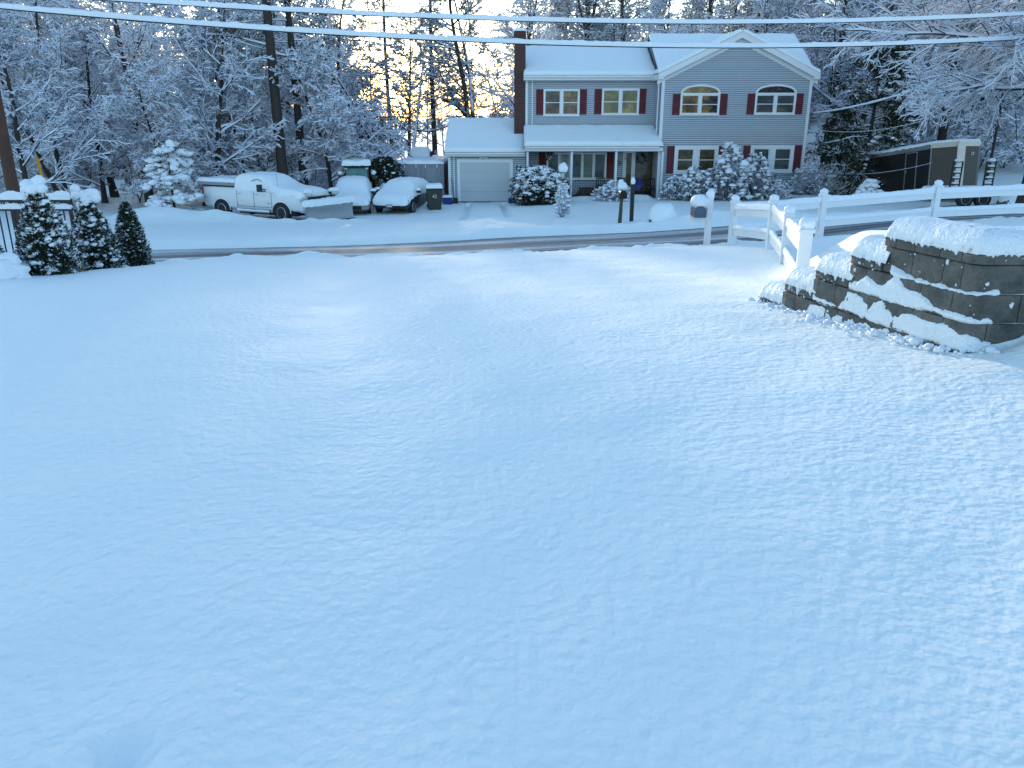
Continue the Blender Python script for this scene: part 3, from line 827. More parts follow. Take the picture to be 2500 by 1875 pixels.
# rakes on the gable front: wide white boards
def rake(x0, z0, x1, z1, y, h, name='rake_board', th=.05):
    HB().add([(x0, y, z0), (x1, y, z1), (x1, y, z1 - h), (x0, y, z0 - h), (x0, y + th, z0), (x1, y + th, z1), (x1, y + th, z1 - h), (x0, y + th, z0 - h)],
             [(0, 3, 2, 1), (4, 5, 6, 7), (0, 1, 5, 4), (3, 7, 6, 2), (0, 4, 7, 3), (1, 2, 6, 5)]).b(name, M['white'])
sl = (RZ - EZ - .14) / (cx - WX0 + ox)
rake(WX0 - ox, EZ + .14 - .02, cx, RZ - .02, yf - .02, .3)
rake(cx, RZ - .02, WX1 + ox, EZ + .14 - .02, yf - .02, .3)
rake(WX0 - ox, EZ + .14 - .03, cx, RZ - .03, WY - .045, .52, 'frieze_board', .04)
rake(cx, RZ - .03, WX1 + ox, EZ + .14 - .03, WY - .045, .52, 'frieze_board', .04)
for x0, x1 in ((WX0 - ox, WX0 + .02), (WX1 - .02, WX1 + ox)):      # closed eave returns
    HB().box((x0, yf - .015, EZ - .16), (x1, 53.5 if x0 > 10 else 46.4, EZ + .1)).b('eave_box', M['white'])
# dark louvre look of the small gable above the wire is plain siding
# main block roof
roof_quad('main_roof', (MX0 - .12, 46.38, 3.72), (WX0 - .1, 46.38, 3.72), (WX0 - .1, 50.2, 5.36), (MX0 - .12, 50.2, 5.36), seed=5, snow=.2)
roof_quad('main_roof', (WX0, 54, 3.6), (MX0 - .12, 54, 3.6), (MX0 - .12, 50.2, 5.36), (WX0, 50.2, 5.36), seed=6)
HB().box((MX0 - .12, 46.36, 3.5), (WX0, 46.40, 3.66)).b('fascia', M['white'])
HB().box((MX0 - .12, 46.40, 3.47), (WX0, 46.8, 3.5)).b('soffit', M['soffit'])
def gutter(x0, x1, y, z):
    mb = HB(); prof = [(y - .13, z + .10), (y - .13, z + .03), (y - .09, z), (y, z), (y, z + .10), (y - .012, z + .10), (y - .012, z + .02), (y - .085, z + .02), (y - .118, z + .04), (y - .118, z + .10)]
    mb.prism(prof, x0, x1, axis='x'); return mb.b('gutter', M['white'])
gutter(MX0 - .12, WX0 - .02, 46.355, 3.6)
gutter(GX0 - .15, GX1 - .02, 45.17, -.36)
gutter(MX0 - .06, WX0 - .08, 44.52, -.02)
# garage roof
gr = roof_quad('garage_roof', (GX0 - .18, 45.2, -.24), (GX1, 45.2, -.24), (GX1, 48.75, 1.42), (GX0 - .18, 48.75, 1.42), seed=7, snow=.19)
roof_quad('garage_roof', (GX1, 52.4, -.3), (GX0 - .18, 52.4, -.3), (GX0 - .18, 48.75, 1.42), (GX1, 48.75, 1.42), seed=8)
HB().box((GX0 - .18, 45.18, -.44), (GX1, 45.22, -.27)).b('fascia', M['white'])
HB().box((GX0 - .18, 45.22, -.46), (GX1, 45.6, -.44)).b('soffit', M['soffit'])
# porch roof
roof_quad('porch_roof', (MX0 - .1, 44.55, .1), (WX0 + .17, 44.55, .1), (WX0 - .02, 46.78, 1.02), (MX0 - .1, 46.78, 1.02), seed=9, snow=.22, over=.05, edge=.2)
HB().box((MX0 - .08, 44.53, -.13), (WX0 + .15, 44.6, .04)).b('fascia', M['white'])
HB().box((MX0 - .06, 44.6, -.17), (WX0 - .02, 46.78, -.13)).b('porch_ceiling', M['soffit'])
for x in (.84, 3.22, 5.62, 8.12):
    HB().box((x - .06, PY_ - .06, -2.62), (x + .06, PY_ + .06, -.17)).b('porch_post', M['white'], bevel=.01)
HB().box((MX0, 44.65, -2.9), (WX0 - .02, MY - .01, -2.6)).b('porch_floor', simple('porch boards', (.12, .12, .13), .8))
# downspouts
def downspout(x, y, z0, z1, kick=0):
    mb = HB(); mb.bar((x, y, z0), (x, y, z1 - .25), .075, .055, up=(1, 0, 0)); mb.bar((x, y, z1 - .27), (x - kick, y - .25, z1), .075, .055, up=(1, 0, 0)); mb.b('downspout', M['white'])
downspout(1.12, MY - .06, .95, 3.62)
downspout(GX0 + .3, GY - .06, -2.7, -.3)
downspout(WX0 - .14, WY + .3, .75, 3.55)

# --- windows
def rect(x0, y0, x1, y1, Y, Zf):
    a = P(*Zf(x0, y0), Y); b = P(*Zf(x1, y1), Y)
    return a.x, b.x, b.z, a.z            # x0, x1, z0, z1
def sash(W, x0, x1, z0, z1, y, behind, mid=True, fr=.035):
    """one double hung sash: frame bars, pane, and what is seen behind it"""
    mb = HB(); d = .05
    mb.box((x0, y - d, z0), (x0 + fr, y, z1)).box((x1 - fr, y - d, z0), (x1, y, z1)).box((x0 + fr, y - d, z0), (x1 - fr, y, z0 + fr)).box((x0 + fr, y - d, z1 - fr), (x1 - fr, y, z1))
    if mid: zm_ = (z0 + z1) / 2; mb.box((x0 + fr, y - d + .008, zm_ - .02), (x1 - fr, y, zm_ + .02))
    s = mb.b('sash', M['white'], W)
    HB().add([(x0 + fr - .01, y - .028, z0 + fr - .01), (x1 - fr + .01, y - .028, z0 + fr - .01), (x1 - fr + .01, y - .028, z1 - fr + .01), (x0 + fr - .01, y - .028, z1 - fr + .01)], [(0, 1, 2, 3)]).b('pane', M['glass'], W)
    if behind:
        # thin panel behind the glass, a painted reflection where tan, inside the frame's own thickness
        HB().add([(x0 + .005, y - .019, z0 + .005), (x1 - .005, y - .019, z0 + .005), (x1 - .005, y - .019, z1 - .005), (x0 + .005, y - .019, z1 - .005)], [(0, 1, 2, 3)]).b('blind', behind, W)
def window(x0, x1, z0, z1, y, n=2, behind=None, case=.075, arch=0, mull=None, sill=True, mid=True):
    W = bpy.data.objects.new('window', None); COL.objects.link(W); W.parent = house
    mb = HB(); d = .085
    xs = [x0 + case + (x1 - x0 - 2 * case) * i / n for i in range(n + 1)]
    mu = case * .9 if mull is None else mull
    mb.box((x0, y - d, z0), (x0 + case, y, z1)).box((x1 - case, y - d, z0), (x1, y, z1)).box((x0 + case, y - d, z0), (x1 - case, y, z0 + case * .8))
    mb.box((x0 + case, y - d, z1 - case), (x1 - case, y, z1))
    for x in xs[1:-1]: mb.box((x - mu, y - d + .004, z0 + case * .8), (x + mu, y, z1 - case))
    mb.b('frame', M['white'], W)
    if sill: HB().box((x0 - .03, y - d - .03, z0 - .035), (x1 + .03, y - .01, z0 - .002)).b('sill', M['white'], W)
    for i in range(n):
        a = xs[i] + (mu if i else 0); b = xs[i + 1] - (mu if i < n - 1 else 0)
        bh = behind[i] if isinstance(behind, (list, tuple)) else behind
        sash(W, a + .002, b - .002, z0 + case * .8 + .002, z1 - case - .002, y - .012, bh, mid)
    if arch:
        K = 20; c = (x0 + x1) / 2; rx = (x1 - x0) / 2
        def ring(k): return [(c - k[0] * math.cos(PI * i / K), z1 + k[1] * math.sin(PI * i / K) ** .8) for i in range(K + 1)]
        o = ring((rx, arch)); q = ring((rx - .1, arch - .1))
        mb = HB(); vs = [(x, y - d, z) for x, z in o] + [(x, y - d, z + .0) for x, z in q] + [(x, y, z) for x, z in o] + [(x, y - .02, z) for x, z in q]
        m = K + 1; fs = []
        for i in range(K):
            fs += [(i, i + 1, m + i + 1, m + i), (2 * m + i, 2 * m + i + 1, i + 1, i), (m + i, m + i + 1, 3 * m + i + 1, 3 * m + i)]
        mb.add(vs, fs); mb.box((x0 + .1, y - d + .006, z1 - .01), (x1 - .1, y, z1 + .035)); mb.b('arched_frame', M['white'], W)
        HB().add([(x, y - .03, z) for x, z in q], [tuple(range(m))]).b('fanlight_pane', M['glass'], W)
        HB().add([(x, y - .022, z) for x, z in q], [tuple(range(m))]).b('blind', M['room'] if not isinstance(behind, list) or len(behind) < 3 else behind[2], W)
    return W
def shutter(x0, x1, z0, z1, y):
    mb = HB(); y1 = y - .02
    f = .05
    mb.box((x0, y1 - .035, z0), (x0 + f, y1, z1)).box((x1 - f, y1 - .035, z0), (x1, y1, z1))
    for a, b in ((z0, z0 + .07), (z1 - .07, z1), ((z0 + z1) / 2 - .03, (z0 + z1) / 2 + .03)): mb.box((x0 + f, y1 - .035, a), (x1 - f, y1, b))
    for a, b in ((z0 + .07, (z0 + z1) / 2 - .03), ((z0 + z1) / 2 + .03, z1 - .07)):
        n = max(4, int((b - a) / .05))
        for i in range(n):
            z = a + (b - a) * i / n; zt = a + (b - a) * (i + 1) / n
            mb.add([(x0 + f, y1 - .028, z), (x1 - f, y1 - .028, z), (x1 - f, y1 - .008, zt), (x0 + f, y1 - .008, zt), (x0 + f, y1, z), (x1 - f, y1, z)], [(0, 1, 2, 3), (4, 5, 1, 0)])
    mb.b('shutter', M['shutter'])
def win_set(Zf, Y, fx0, fx1, fz0, fz1, sh, **kw):
    x0, x1, z0, z1 = rect(fx0, fz0, fx1, fz1, Y, Zf)
    window(x0, x1, z0, z1, Y, **kw)
    for a, b, c, d in sh:
        s0, s1, t0, t1 = rect(a, c, b, d, Y, Zf); shutter(s0, s1, t0, t1, Y)
win_set(Z4, MY, 985, 1305, 580, 820, [(918, 982, 583, 812), (1308, 1370, 583, 810)], behind=M['curtain'])
win_set(Z4, MY, 1512, 1838, 575, 812, [(1445, 1509, 579, 807), (1841, 1900, 576, 803)], behind=M['blind'])
win_set(Z5, WY, 375, 716, 622, 812, [(306, 372, 624, 812), (719, 784, 624, 812)], behind=[M['room'], M['room'], M['tan']], arch=.46)
win_set(Z5, WY, 1048, 1396, 620, 808, [(980, 1045, 620, 808), (1399, 1463, 618, 806)], behind=[M['curtain'], M['curtain'], M['room']], arch=.46)
win_set(Z5, WY, 322, 697, 1090, 1338, [(256, 319, 1092, 1338), (700, 765, 1092, 1336)], behind=[M['tan'], M['tan']], case=.17)
win_set(Z5, WY, 1005, 1372, 1086, 1330, [(943, 1002, 1088, 1330), (1375, 1440, 1086, 1328)], behind=[M['curtain'], M['curtain']], case=.17)
# under the porch
x0, x1, z0, z1 = rect(1012, 1150, 1545, 1392, MY, Z4)
window(x0, x1, z0, z1, MY, n=5, behind=[M['curtain'], M['soffit'], M['curtain'], M['blind'], M['curtain']], case=.07, mull=.035, mid=False)
for a, b in ((942, 1006), (1548, 1612)):
    s0, s1, t0, t1 = rect(a, 1146, b, 1385, MY, Z4); shutter(s0, s1, t0, t1, MY)
# front door: surround, sidelight, storm door
D0, D1, DZ0, DZ1 = rect(1795, 1122, 1955, 1540, MY, Z4)
DZ0 = -2.6
fd = bpy.data.objects.new('front_door', None); COL.objects.link(fd); fd.parent = house
HB().box((D0 - .09, MY - .07, DZ0), (D0, MY, DZ1 + .09)).box((D1, MY - .07, DZ0), (D1 + .09, MY, DZ1 + .09)).box((D0, MY - .07, DZ1), (D1, MY, DZ1 + .09)).b('door_frame', M['white'], fd)
dk = simple('dark brown door', (.03, .012, .008), .4)
mb = HB(); f = .11; dz = DZ0 + .78
mb.box((D0, MY - .05, DZ0), (D0 + f, MY - .005, DZ1)).box((D1 - f, MY - .05, DZ0), (D1, MY - .005, DZ1)).box((D0 + f, MY - .05, DZ1 - f), (D1 - f, MY - .005, DZ1)).box((D0 + f, MY - .05, dz), (D1 - f, MY - .005, dz + .1)).box((D0 + f, MY - .05, DZ0), (D1 - f, MY - .005, DZ0 + .18))
mb.b('storm_door', dk, fd)
for a, b in ((DZ0 + .18, dz), (dz + .1, DZ1 - f)):
    HB().add([(D0 + f, MY - .03, a), (D1 - f, MY - .03, a), (D1 - f, MY - .03, b), (D0 + f, MY - .03, b)], [(0, 1, 2, 3)]).b('pane', M['glass'], fd)
    HB().add([(D0 + f, MY - .02, a), (D1 - f, MY - .02, a), (D1 - f, MY - .02, b), (D0 + f, MY - .02, b)], [(0, 1, 2, 3)]).b('painted_reflection', M['tan'], fd)  # panel behind the storm glass, golden reflection painted on it
HB().box((D0 + .03, MY - .1, DZ0 + 1.0), (D0 + .06, MY - .05, DZ0 + 1.14)).b('handle', M['chrome'], fd)
L0, L1, _, LZ = rect(1702, 1122, 1790, 1540, MY, Z4)
window(L0, L1 + .02, DZ0, LZ, MY, n=1, behind=M['tan'], case=.16, sill=False, mid=False)
# house number on the surround and a small oval plaque
def text(body, size, loc, rot, mat, parent, name='lettering', ext=.004, sx=1):
    cu = bpy.data.curves.new(name, 'FONT'); cu.body = body; cu.size = size; cu.extrude = ext; cu.align_x = 'CENTER'; cu.align_y = 'CENTER'
    t = bpy.data.objects.new(name, cu); COL.objects.link(t)
    bpy.context.view_layer.update()
    me = bpy.data.meshes.new_from_object(t); bpy.data.objects.remove(t)
    o = bpy.data.objects.new(name, me); COL.objects.link(o); me.materials.append(mat)
    o.parent = parent; o.location = loc; o.rotation_euler = rot; o.scale = (sx, 1, 1)
    return o
nx = P(*Z4(1716, 1212), MY)
text('13', .17, Vector((nx.x, MY - .09, nx.z)) - HO, (PI / 2, 0, 0), M['black'], house, 'house_number')
# flood lamp over the garage, round plaque, wall star
mb = HB(); c = P(*Z4(447, 1198), GY)
mb.box((c.x - .05, GY - .06, c.z - .05), (c.x + .05, GY - .01, c.z + .05))
for s in (-1, 1): mb.tube([(c.x + s * .06, GY - .07, c.z), (c.x + s * .2, GY - .18, c.z - .03)], [.03, .075], 10)
mb.b('flood_lamp', M['white'])
# garage door
g0, g1, gz0, gz1 = rect(233, 1241, 680, 1600, GY, Z4)
gz0 = -2.88
gd = bpy.data.objects.new('garage_door', None); COL.objects.link(gd); gd.parent = house
t0, t1, _, tz = rect(205, 1212, 708, 1600, GY, Z4)
HB().box((t0, GY - .05, gz0), (g0, GY, tz)).box((g1, GY - .05, gz0), (t1, GY, tz)).box((g0, GY - .05, gz1), (g1, GY, tz)).b('door_frame', M['white'], gd)
mb = HB(); n = 4
for i in range(n):
    a = gz0 + (gz1 - gz0) * i / n; b = gz0 + (gz1 - gz0) * (i + 1) / n
    mb.box((g0 + .004, GY - .030, a + .006), (g1 - .004, GY - .018, b - .006))
    for k in range(5):      # faint wide ribs
        zz = a + .05 + (b - a - .1) * k / 5; mb.box((g0 + .01, GY - .033, zz), (g1 - .01, GY - .0295, zz + .055))
mb.b('door_panel', M['garage'], gd)
# chimney
CHX0, CHX1 = .12, .74
mb = HB().box((CHX0, 46.75, -1.5), (CHX1, 47.55, 5.72)).box((CHX0 - .035, 46.715, 5.72), (CHX1 + .03, 47.585, 5.86)).box((CHX0 - .01, 46.74, 5.86), (CHX1 + .005, 47.56, 6.0))
ch = mb.b('chimney', M['brick'])
HB().snow(((CHX0 - .02, 46.73, 6.0), (CHX1 + .01, 46.73, 6.0), (CHX1 + .01, 47.57, 6.0), (CHX0 - .02, 47.57, 6.0)), .12, 10, 10, .06, 3, .4).b('chimney_snow', M['clump'], ch, smooth=True)
# the small attic triangle over the gable: louvre

# ------------------------------------------------------------------ trees
def _norm(v): return v / np.maximum(np.linalg.norm(v, axis=-1, keepdims=True), 1e-9)
def grow(rng, start, direc, length, rad, S, wander, trop, taper=.35):
    """start,direc (n,3), length,rad (n,) -> pts (n,S+1,3), r (n,S+1)"""
    n = len(start); pts = np.zeros((n, S + 1, 3)); r = np.zeros((n, S + 1))
    pts[:, 0] = start; r[:, 0] = rad; d = _norm(direc)
    for i in range(S):
        d = _norm(d + rng.normal(0, wander, (n, 3)) + np.array([0, 0, trop]))
        pts[:, i + 1] = pts[:, i] + d * (length / S)[:, None]
        r[:, i + 1] = rad * (1 - (1 - taper) * (i + 1) / S)
    return pts, r
def children(rng, pts, r, n, t0, t1, ang, ratio, plen, rk=.62, updown=0, tfall=.55):
    nb, S1, _ = pts.shape
    t = t0 + (t1 - t0) * (np.arange(n)[None] + rng.random((nb, n))) / n
    f = t * (S1 - 1); i = np.minimum(f.astype(int), S1 - 2); w = (f - i)[..., None]
    b = np.arange(nb)[:, None]
    p = pts[b, i] * (1 - w) + pts[b, i + 1] * w
    d = _norm(pts[b, i + 1] - pts[b, i])
    rr = r[b, i] * (1 - w[..., 0]) + r[b, i + 1] * w[..., 0]
    q = _norm(np.cross(d, _norm(rng.normal(0, 1, d.shape))))
    if updown: q = _norm(q * np.array([1, 1, 1 - updown]))
    a = np.radians(rng.normal(ang, 10, t.shape))[..., None]
    nd = d * np.cos(a) + q * np.sin(a)
    L = plen[:, None] * ratio * (1 - tfall * t) * rng.uniform(.65, 1.25, t.shape)
    return p.reshape(-1, 3), nd.reshape(-1, 3), L.ravel(), (rr * rk).ravel()
def tubes(pts, r, K, snow=0.0, flat=0):
    """connected tubes, K sides; side 0 is the top vertex, lifted by snow"""
    nb, S1, _ = pts.shape
    d = np.zeros_like(pts); d[:, 1:-1] = pts[:, 2:] - pts[:, :-2]; d[:, 0] = pts[:, 1] - pts[:, 0]; d[:, -1] = pts[:, -1] - pts[:, -2]; d = _norm(d)
    md = _norm(pts[:, -1] - pts[:, 0])
    ref = np.where(np.abs(md[:, 2:3]) > .9, np.array([[0, 1, 0.]]), np.array([[0, 0, 1.]]))[:, None, :]
    side = _norm(np.cross(d, ref)); up = np.cross(side, d)
    th = PI / 2 + 2 * PI * np.arange(K) / K
    ring = side[:, :, None, :] * np.cos(th)[None, None, :, None] + up[:, :, None, :] * np.sin(th)[None, None, :, None]
    V = pts[:, :, None, :] + ring * r[:, :, None, None]
    if snow:
        hz = np.sqrt(np.maximum(0, 1 - d[..., 2] ** 2))
        V[:, :, 0, 2] += snow * hz
        if K >= 6:
            V[:, :, 1, 2] += snow * hz * .7; V[:, :, K - 1, 2] += snow * hz * .7
    base = (np.arange(nb)[:, None, None] * S1 + np.arange(S1 - 1)[None, :, None]) * K
    k = np.arange(K)[None, None]; k2 = (k + 1) % K
    Q = np.stack([base + k, base + k2, base + K + k2, base + K + k], -1).reshape(-1, 4)
    return V.reshape(-1, 3), Q
def join(parts):
    vs = []; qs = []; n = 0
    for v, q in parts:
        vs.append(v); qs.append(q + n); n += len(v)
    return np.concatenate(vs), np.concatenate(qs)
def leaf_quads(rng, p, n, L, Wd, spread, droop=0, dirs=None, align=.5):
    """n small quads round each point p"""
    c = np.repeat(p, n, 0) + rng.normal(0, 1, (len(p) * n, 3)) * spread
    a = rng.normal(0, 1, c.shape)
    if dirs is not None: a = a * (1 - align) + np.repeat(dirs, n, 0) * align * 2
    a[:, 2] -= droop; a = _norm(a)
    b = _norm(np.cross(a, rng.normal(0, 1, c.shape) + np.array([0, 0, 1.2])))
    l = L * rng.uniform(.6, 1.3, (len(c), 1)); w = Wd * rng.uniform(.6, 1.3, (len(c), 1))
    V = np.stack([c - b * w * .5, c + a * l * .5 - b * w * .6, c + a * l, c + a * l * .5 + b * w * .6], 1).reshape(-1, 3)
    return V, np.arange(len(V)).reshape(-1, 4)

def broadleaf(seed, H=10, r0=.16, stems=1, lean=0, low=.12, n1=20, n2=11, n3=8, n4=4, L1=.42, droop=-.03, up=.05, wander=.05, snow=.042, tw=.010, ang1=58, wide=1.0, spread=.25):
    rng = np.random.default_rng(seed)
    st = np.zeros((stems, 3)); st[:, :2] = rng.normal(0, .08, (stems, 2)) * (stems > 1)
    dd = np.zeros((stems, 3)); dd[:, 2] = 1; dd[:, :2] = rng.normal(0, spread if stems > 1 else .04, (stems, 2)); dd[:, 0] += lean
    L0 = np.full(stems, H) * rng.uniform(.85, 1.05, stems)
    p0, r_0 = grow(rng, st, dd, L0, np.full(stems, r0), 16, wander, .02, .2)
    r_0[:, 0] *= 1.5; r_0[:, 1] *= 1.1
    V, Q = tubes(p0, r_0, 9)
    s, d, L, r = children(rng, p0, r_0, n1, low, .97, ang1, L1 * wide, L0, .5)
    r = np.maximum(r, .012)
    p1, r1 = grow(rng, s, d, L, r, 8, .11, up, .3)
    t1 = tubes(p1, r1, 6, snow)
    trunk = join([(V, Q)])
    s, d, L, r = children(rng, p1, r1, n2, .12, 1, 45, .5, L, .6, .3)
    r = np.clip(r, .012, .035); p2, r2 = grow(rng, s, d, L, r, 5, .13, droop * .5, .45)
    s, d, L, r = children(rng, p2, r2, n3, .1, 1, 42, .5, L, .7, .3)
    r = np.full(len(r), tw * 1.2); p3, r3 = grow(rng, s, d, L, r, 3, .15, droop, .6)
    parts = [t1, tubes(p2, r2, 4, snow * 1.1), tubes(p3, r3, 4, snow)]
    if n4:
        s, d, L, r = children(rng, p3, r3, n4, .15, 1, 42, .6, np.maximum(L, .22), .8, .3)
        p4, r4 = grow(rng, s, d, L, np.full(len(r), tw), 2, .15, droop * 1.4, .7); parts.append(tubes(p4, r4, 4, snow * .8))
    return trunk, join(parts)
def pine(seed, H=20, r0=.24, first=.22, n1=46, L1=.2, dens=5, spray=.16, sub=7, droopy=-.02, snowclump=0):
    rng = np.random.default_rng(seed)
    p0, r_0 = grow(rng, np.zeros((1, 3)), np.array([[rng.normal(0, .015), rng.normal(0, .015), 1]]), np.array([H]), np.array([r0]), 14, .008, .0, .25)
    r_0[:, 0] *= 1.35
    trunk = tubes(p0, r_0, 9)
    s, d, L, r = children(rng, p0, r_0, n1, first, .985, 82, L1, np.array([H]), .28, 0, .72)
    p1, r1 = grow(rng, s, d, L, np.clip(r, .015, .06), 7, .06, droopy, .3)
    s, d, L2, r = children(rng, p1, r1, sub, .25, 1, 50, .42, L, .6, .6)
    p2, r2 = grow(rng, s, d, L2, np.clip(r, .01, .02), 3, .1, droopy, .6)
    s, d, L3, r = children(rng, p2, r2, 4, .1, 1, 45, .6, L2, .6, .5)
    p3, r3 = grow(rng, s, d, L3, np.full(len(L3), .008), 2, .1, droopy, .8)
    wood = join([tubes(p1, r1, 5, .03), tubes(p2, r2, 4, .02)])
    tips = p3[:, 1:].reshape(-1, 3); dr = _norm(np.repeat(p3[:, -1] - p3[:, 0], 2, 0))
    fol = leaf_quads(rng, tips, dens, spray, spray * .22, spray * .45, .15, dr, .6)
    return trunk, wood, fol, tips
def tree_obj(name, mats_parts, loc, label, cat='tree', group=None):
    E = empty(name, loc, label, cat, group)
    for nm, (V, Q), m in mats_parts: np_mesh(nm, V, Q, m, E, smooth=(nm == 'trunk'))
    return E
protos = {}
def proto(key, fn):
    protos[key] = fn
_used = {}
def place_tree(key, x, y, label, rz=0, sc=1.0, group=None, cat='tree', name=None, dz=-.15, tilt=0, sz=None):
    nm, builder = protos[key]
    loc = (x, y, G(x, y) + dz)
    if key not in _used:
        E = tree_obj(name or nm, builder(), loc, label, cat, group); _used[key] = E
    else:
        E = copy_tree(_used[key]); E.name = name or nm; E.location = loc
        for k in ('group', 'label', 'category'):
            if k in E: del E[k]
        tag(E, label, cat, group)
    E.rotation_euler = (0, tilt, rz); E.scale = (sc, sc, sz or sc)
    return E
def bl(*a, thin=False, **k):
    def f():
        t, c = broadleaf(*a, **k); return [('trunk', t, M['bark']), ('crown', c, M['twig_thin' if thin else 'twig'])]
    return f
def pn(*a, **k):
    def f():
        t, w, fo, tips = pine(*a, **k); return [('trunk', t, M['bark']), ('branches', w, M['twig']), ('foliage', fo, M['pine'])]
    return f
proto('mapleA', ('maple_tree', bl(1, H=11, r0=.15, low=.1, n1=26, up=.04)))
proto('mapleB', ('maple_tree', bl(2, H=12, r0=.19, low=.16, n1=24, n2=12, L1=.4, up=.02, droop=-.05)))
proto('twin', ('maple_tree', bl(3, H=12, r0=.14, stems=2, low=.14, n1=16, up=.03, spread=.12)))
proto('clump', ('maple_tree', bl(4, thin=True, H=11, r0=.13, stems=4, low=.3, n1=9, n2=8, n3=6, n4=3, up=.08, spread=.32, L1=.34)))
proto('tall', ('oak_tree', bl(5, H=19, r0=.22, low=.3, n1=22, n2=11, n3=8, n4=3, L1=.3, up=.05, wander=.035)))
proto('fork', ('oak_tree', bl(6, thin=True, H=17, r0=.22, stems=2, low=.25, n1=14, n2=9, n3=7, n4=3, L1=.3, up=.06, spread=.10, wander=.05)))
proto('round', ('maple_tree', bl(7, H=7.5, r0=.12, low=.16, n1=30, n2=13, n3=9, n4=3, L1=.5, up=.02, droop=-.06, ang1=62)))
proto('pineA', ('pine_tree', pn(11, H=21, first=.2)))
proto('pineB', ('pine_tree', pn(12, H=23, r0=.28, first=.3, n1=40)))
proto('slim', ('slim_tree', bl(8, thin=True, H=14, r0=.08, low=.25, n1=22, n2=8, n3=5, n4=2, L1=.2, up=.04, wander=.03)))
proto('sapling', ('sapling', bl(9, H=4.2, r0=.035, stems=4, low=.08, n1=12, n2=7, n3=5, n4=0, L1=.4, up=.02, spread=.35, droop=-.05, tw=.009)))

def at(px, Y, py=430):
    return P(px, py, Y).x, Y
def hero(key, px, Y, label, py=420, **k):
    x, y = at(px, Y, py); return place_tree(key, x, y, label, **k)
# left wood, named one by one
hero('twin', 150, 42, 'twin stemmed snowy maple at far left beyond the black fence', rz=.4, tilt=-.06)
hero('tall', 357, 45, 'tall straight bare tree rising behind the snow loaded young conifer', rz=1.2, tilt=-.03)
hero('mapleB', 520, 44, 'crooked dark trunked maple behind the bed of the white pickup', rz=2.2, tilt=-.02)
hero('mapleA', 245, 47, 'bare maple between the twin stemmed maple and the tall straight trunk', rz=.1)
hero('round', 400, 43, 'low spreading snowy maple behind the snow loaded young conifer', rz=.9)
hero('mapleA', 60, 39, 'snow covered maple behind the utility pole', rz=3.2)
hero('mapleB', -60, 47, 'snowy maple cut off by the left edge of the picture', rz=1.0)
hero('pineB', 690, 44.5, 'thick dark pine trunk, left one of a close pair behind the pickup cab', rz=.5, sc=1.1)
hero('pineB', 742, 46.5, 'dark pine trunk, right one of a close pair behind the pickup cab', rz=2.5, sc=.9)
hero('round', 810, 47, 'rounded dense snowy tree behind the plow and the tractor', rz=.3, sc=1.2, py=440)
hero('mapleA', 600, 48, 'slender snowy maple left of the pair of dark pines', rz=5.1)
hero('clump', 1000, 54, 'several stemmed bare tree fanning out against the bright sky', rz=.2, sc=1.15)
hero('fork', 1150, 56, 'big forked bare tree standing behind the garage roof', rz=.8, py=300)
hero('pineA', 1065, 66, 'pine with ragged green sprays between the fanning tree and the forked tree', rz=1.8)
hero('tall', 1262, 58, 'dark trunked tree directly behind the brick chimney', rz=2.8, py=200)
hero('slim', 920, 60, 'slim upright tree at the left rim of the bright sky gap', rz=.7)
hero('pineB', 1440, 62, 'pine rising behind the left main roof', rz=1.1, py=100)
hero('fork', 1560, 60, 'forked snowy tree above the join of the two roofs', rz=2.1, py=80)
hero('mapleB', 1700, 58, 'snowy maple behind the left slope of the gable', rz=4.1, py=80)
hero('tall', 1880, 60, 'tall bare tree behind the right slope of the gable', rz=.4, py=80)
hero('pineA', 2030, 54, 'dark trunked pine just right of the house', rz=3.4, py=300)
hero('mapleA', 2080, 50, 'snowy maple right of the house behind the dark evergreen', rz=1.4, sc=1.3)
hero('slim', 2000, 52, 'slim snowy tree against the right corner of the house', rz=2.4)
hero('pineB', 2295, 50, 'dark bare pine trunk rising behind the black trailer roof', rz=2.0, py=370, sc=.95)
hero('tall', 2350, 54, 'grey trunk behind the trailer, second from the dark pine trunk', rz=.6, py=370, sc=.9)
hero('pineA', 2378, 58, 'stout dark trunk behind the right end of the trailer', rz=4.6, py=370, sc=1.1)
hero('twin', 2250, 60, 'twin stemmed snowy tree on the slope left of the dark pine trunk', rz=.2, sc=1.3)
hero('slim', 2410, 46, 'slim crooked tree just right of the trailer', rz=1.9)
hero('mapleB', 2560, 50, 'snowy maple on the slope at the right edge of the picture', rz=3.9)
# the rest of the wood: nothing in the photo tells these apart
rngF = random.Random(21)
def fill(n, px0, px1, Y0, Y1, keys, label, group, smin=.85, smax=1.3):
    k = 0
    while k < n:
        Y = rngF.uniform(Y0, Y1); px = px0 + (px1 - px0) * (k + rngF.random()) / n
        x, y = at(px, Y)
        key = keys[rngF.randrange(len(keys))]; s = rngF.uniform(smin, smax); r = rngF.uniform(0, 6.28); k += 1
        if -5 < x < 17.5 and y < 57: continue
        kd = {'mapleA': 'many branched bare', 'mapleB': 'crooked bare', 'twin': 'twin stemmed', 'tall': 'tall straight bare', 'round': 'low rounded bare', 'slim': 'slim bare', 'pineA': 'dark ragged pine', 'pineB': 'bare trunked pine', 'fork': 'forked bare', 'clump': 'several stemmed', 'sapling': 'small'}[key]
        place_tree(key, x, y, label.replace('KIND', kd), rz=r, sc=s, group=label.replace('KIND', kd), sz=s * rngF.uniform(.9, 1.15), tilt=rngF.uniform(-.04, .04))
fill(16, -150, 850, 49, 66, ['mapleA', 'mapleB', 'twin', 'tall', 'round', 'slim'], 'KIND tree deep in the wood left of the bright sky gap', 'trees deep in the left wood')
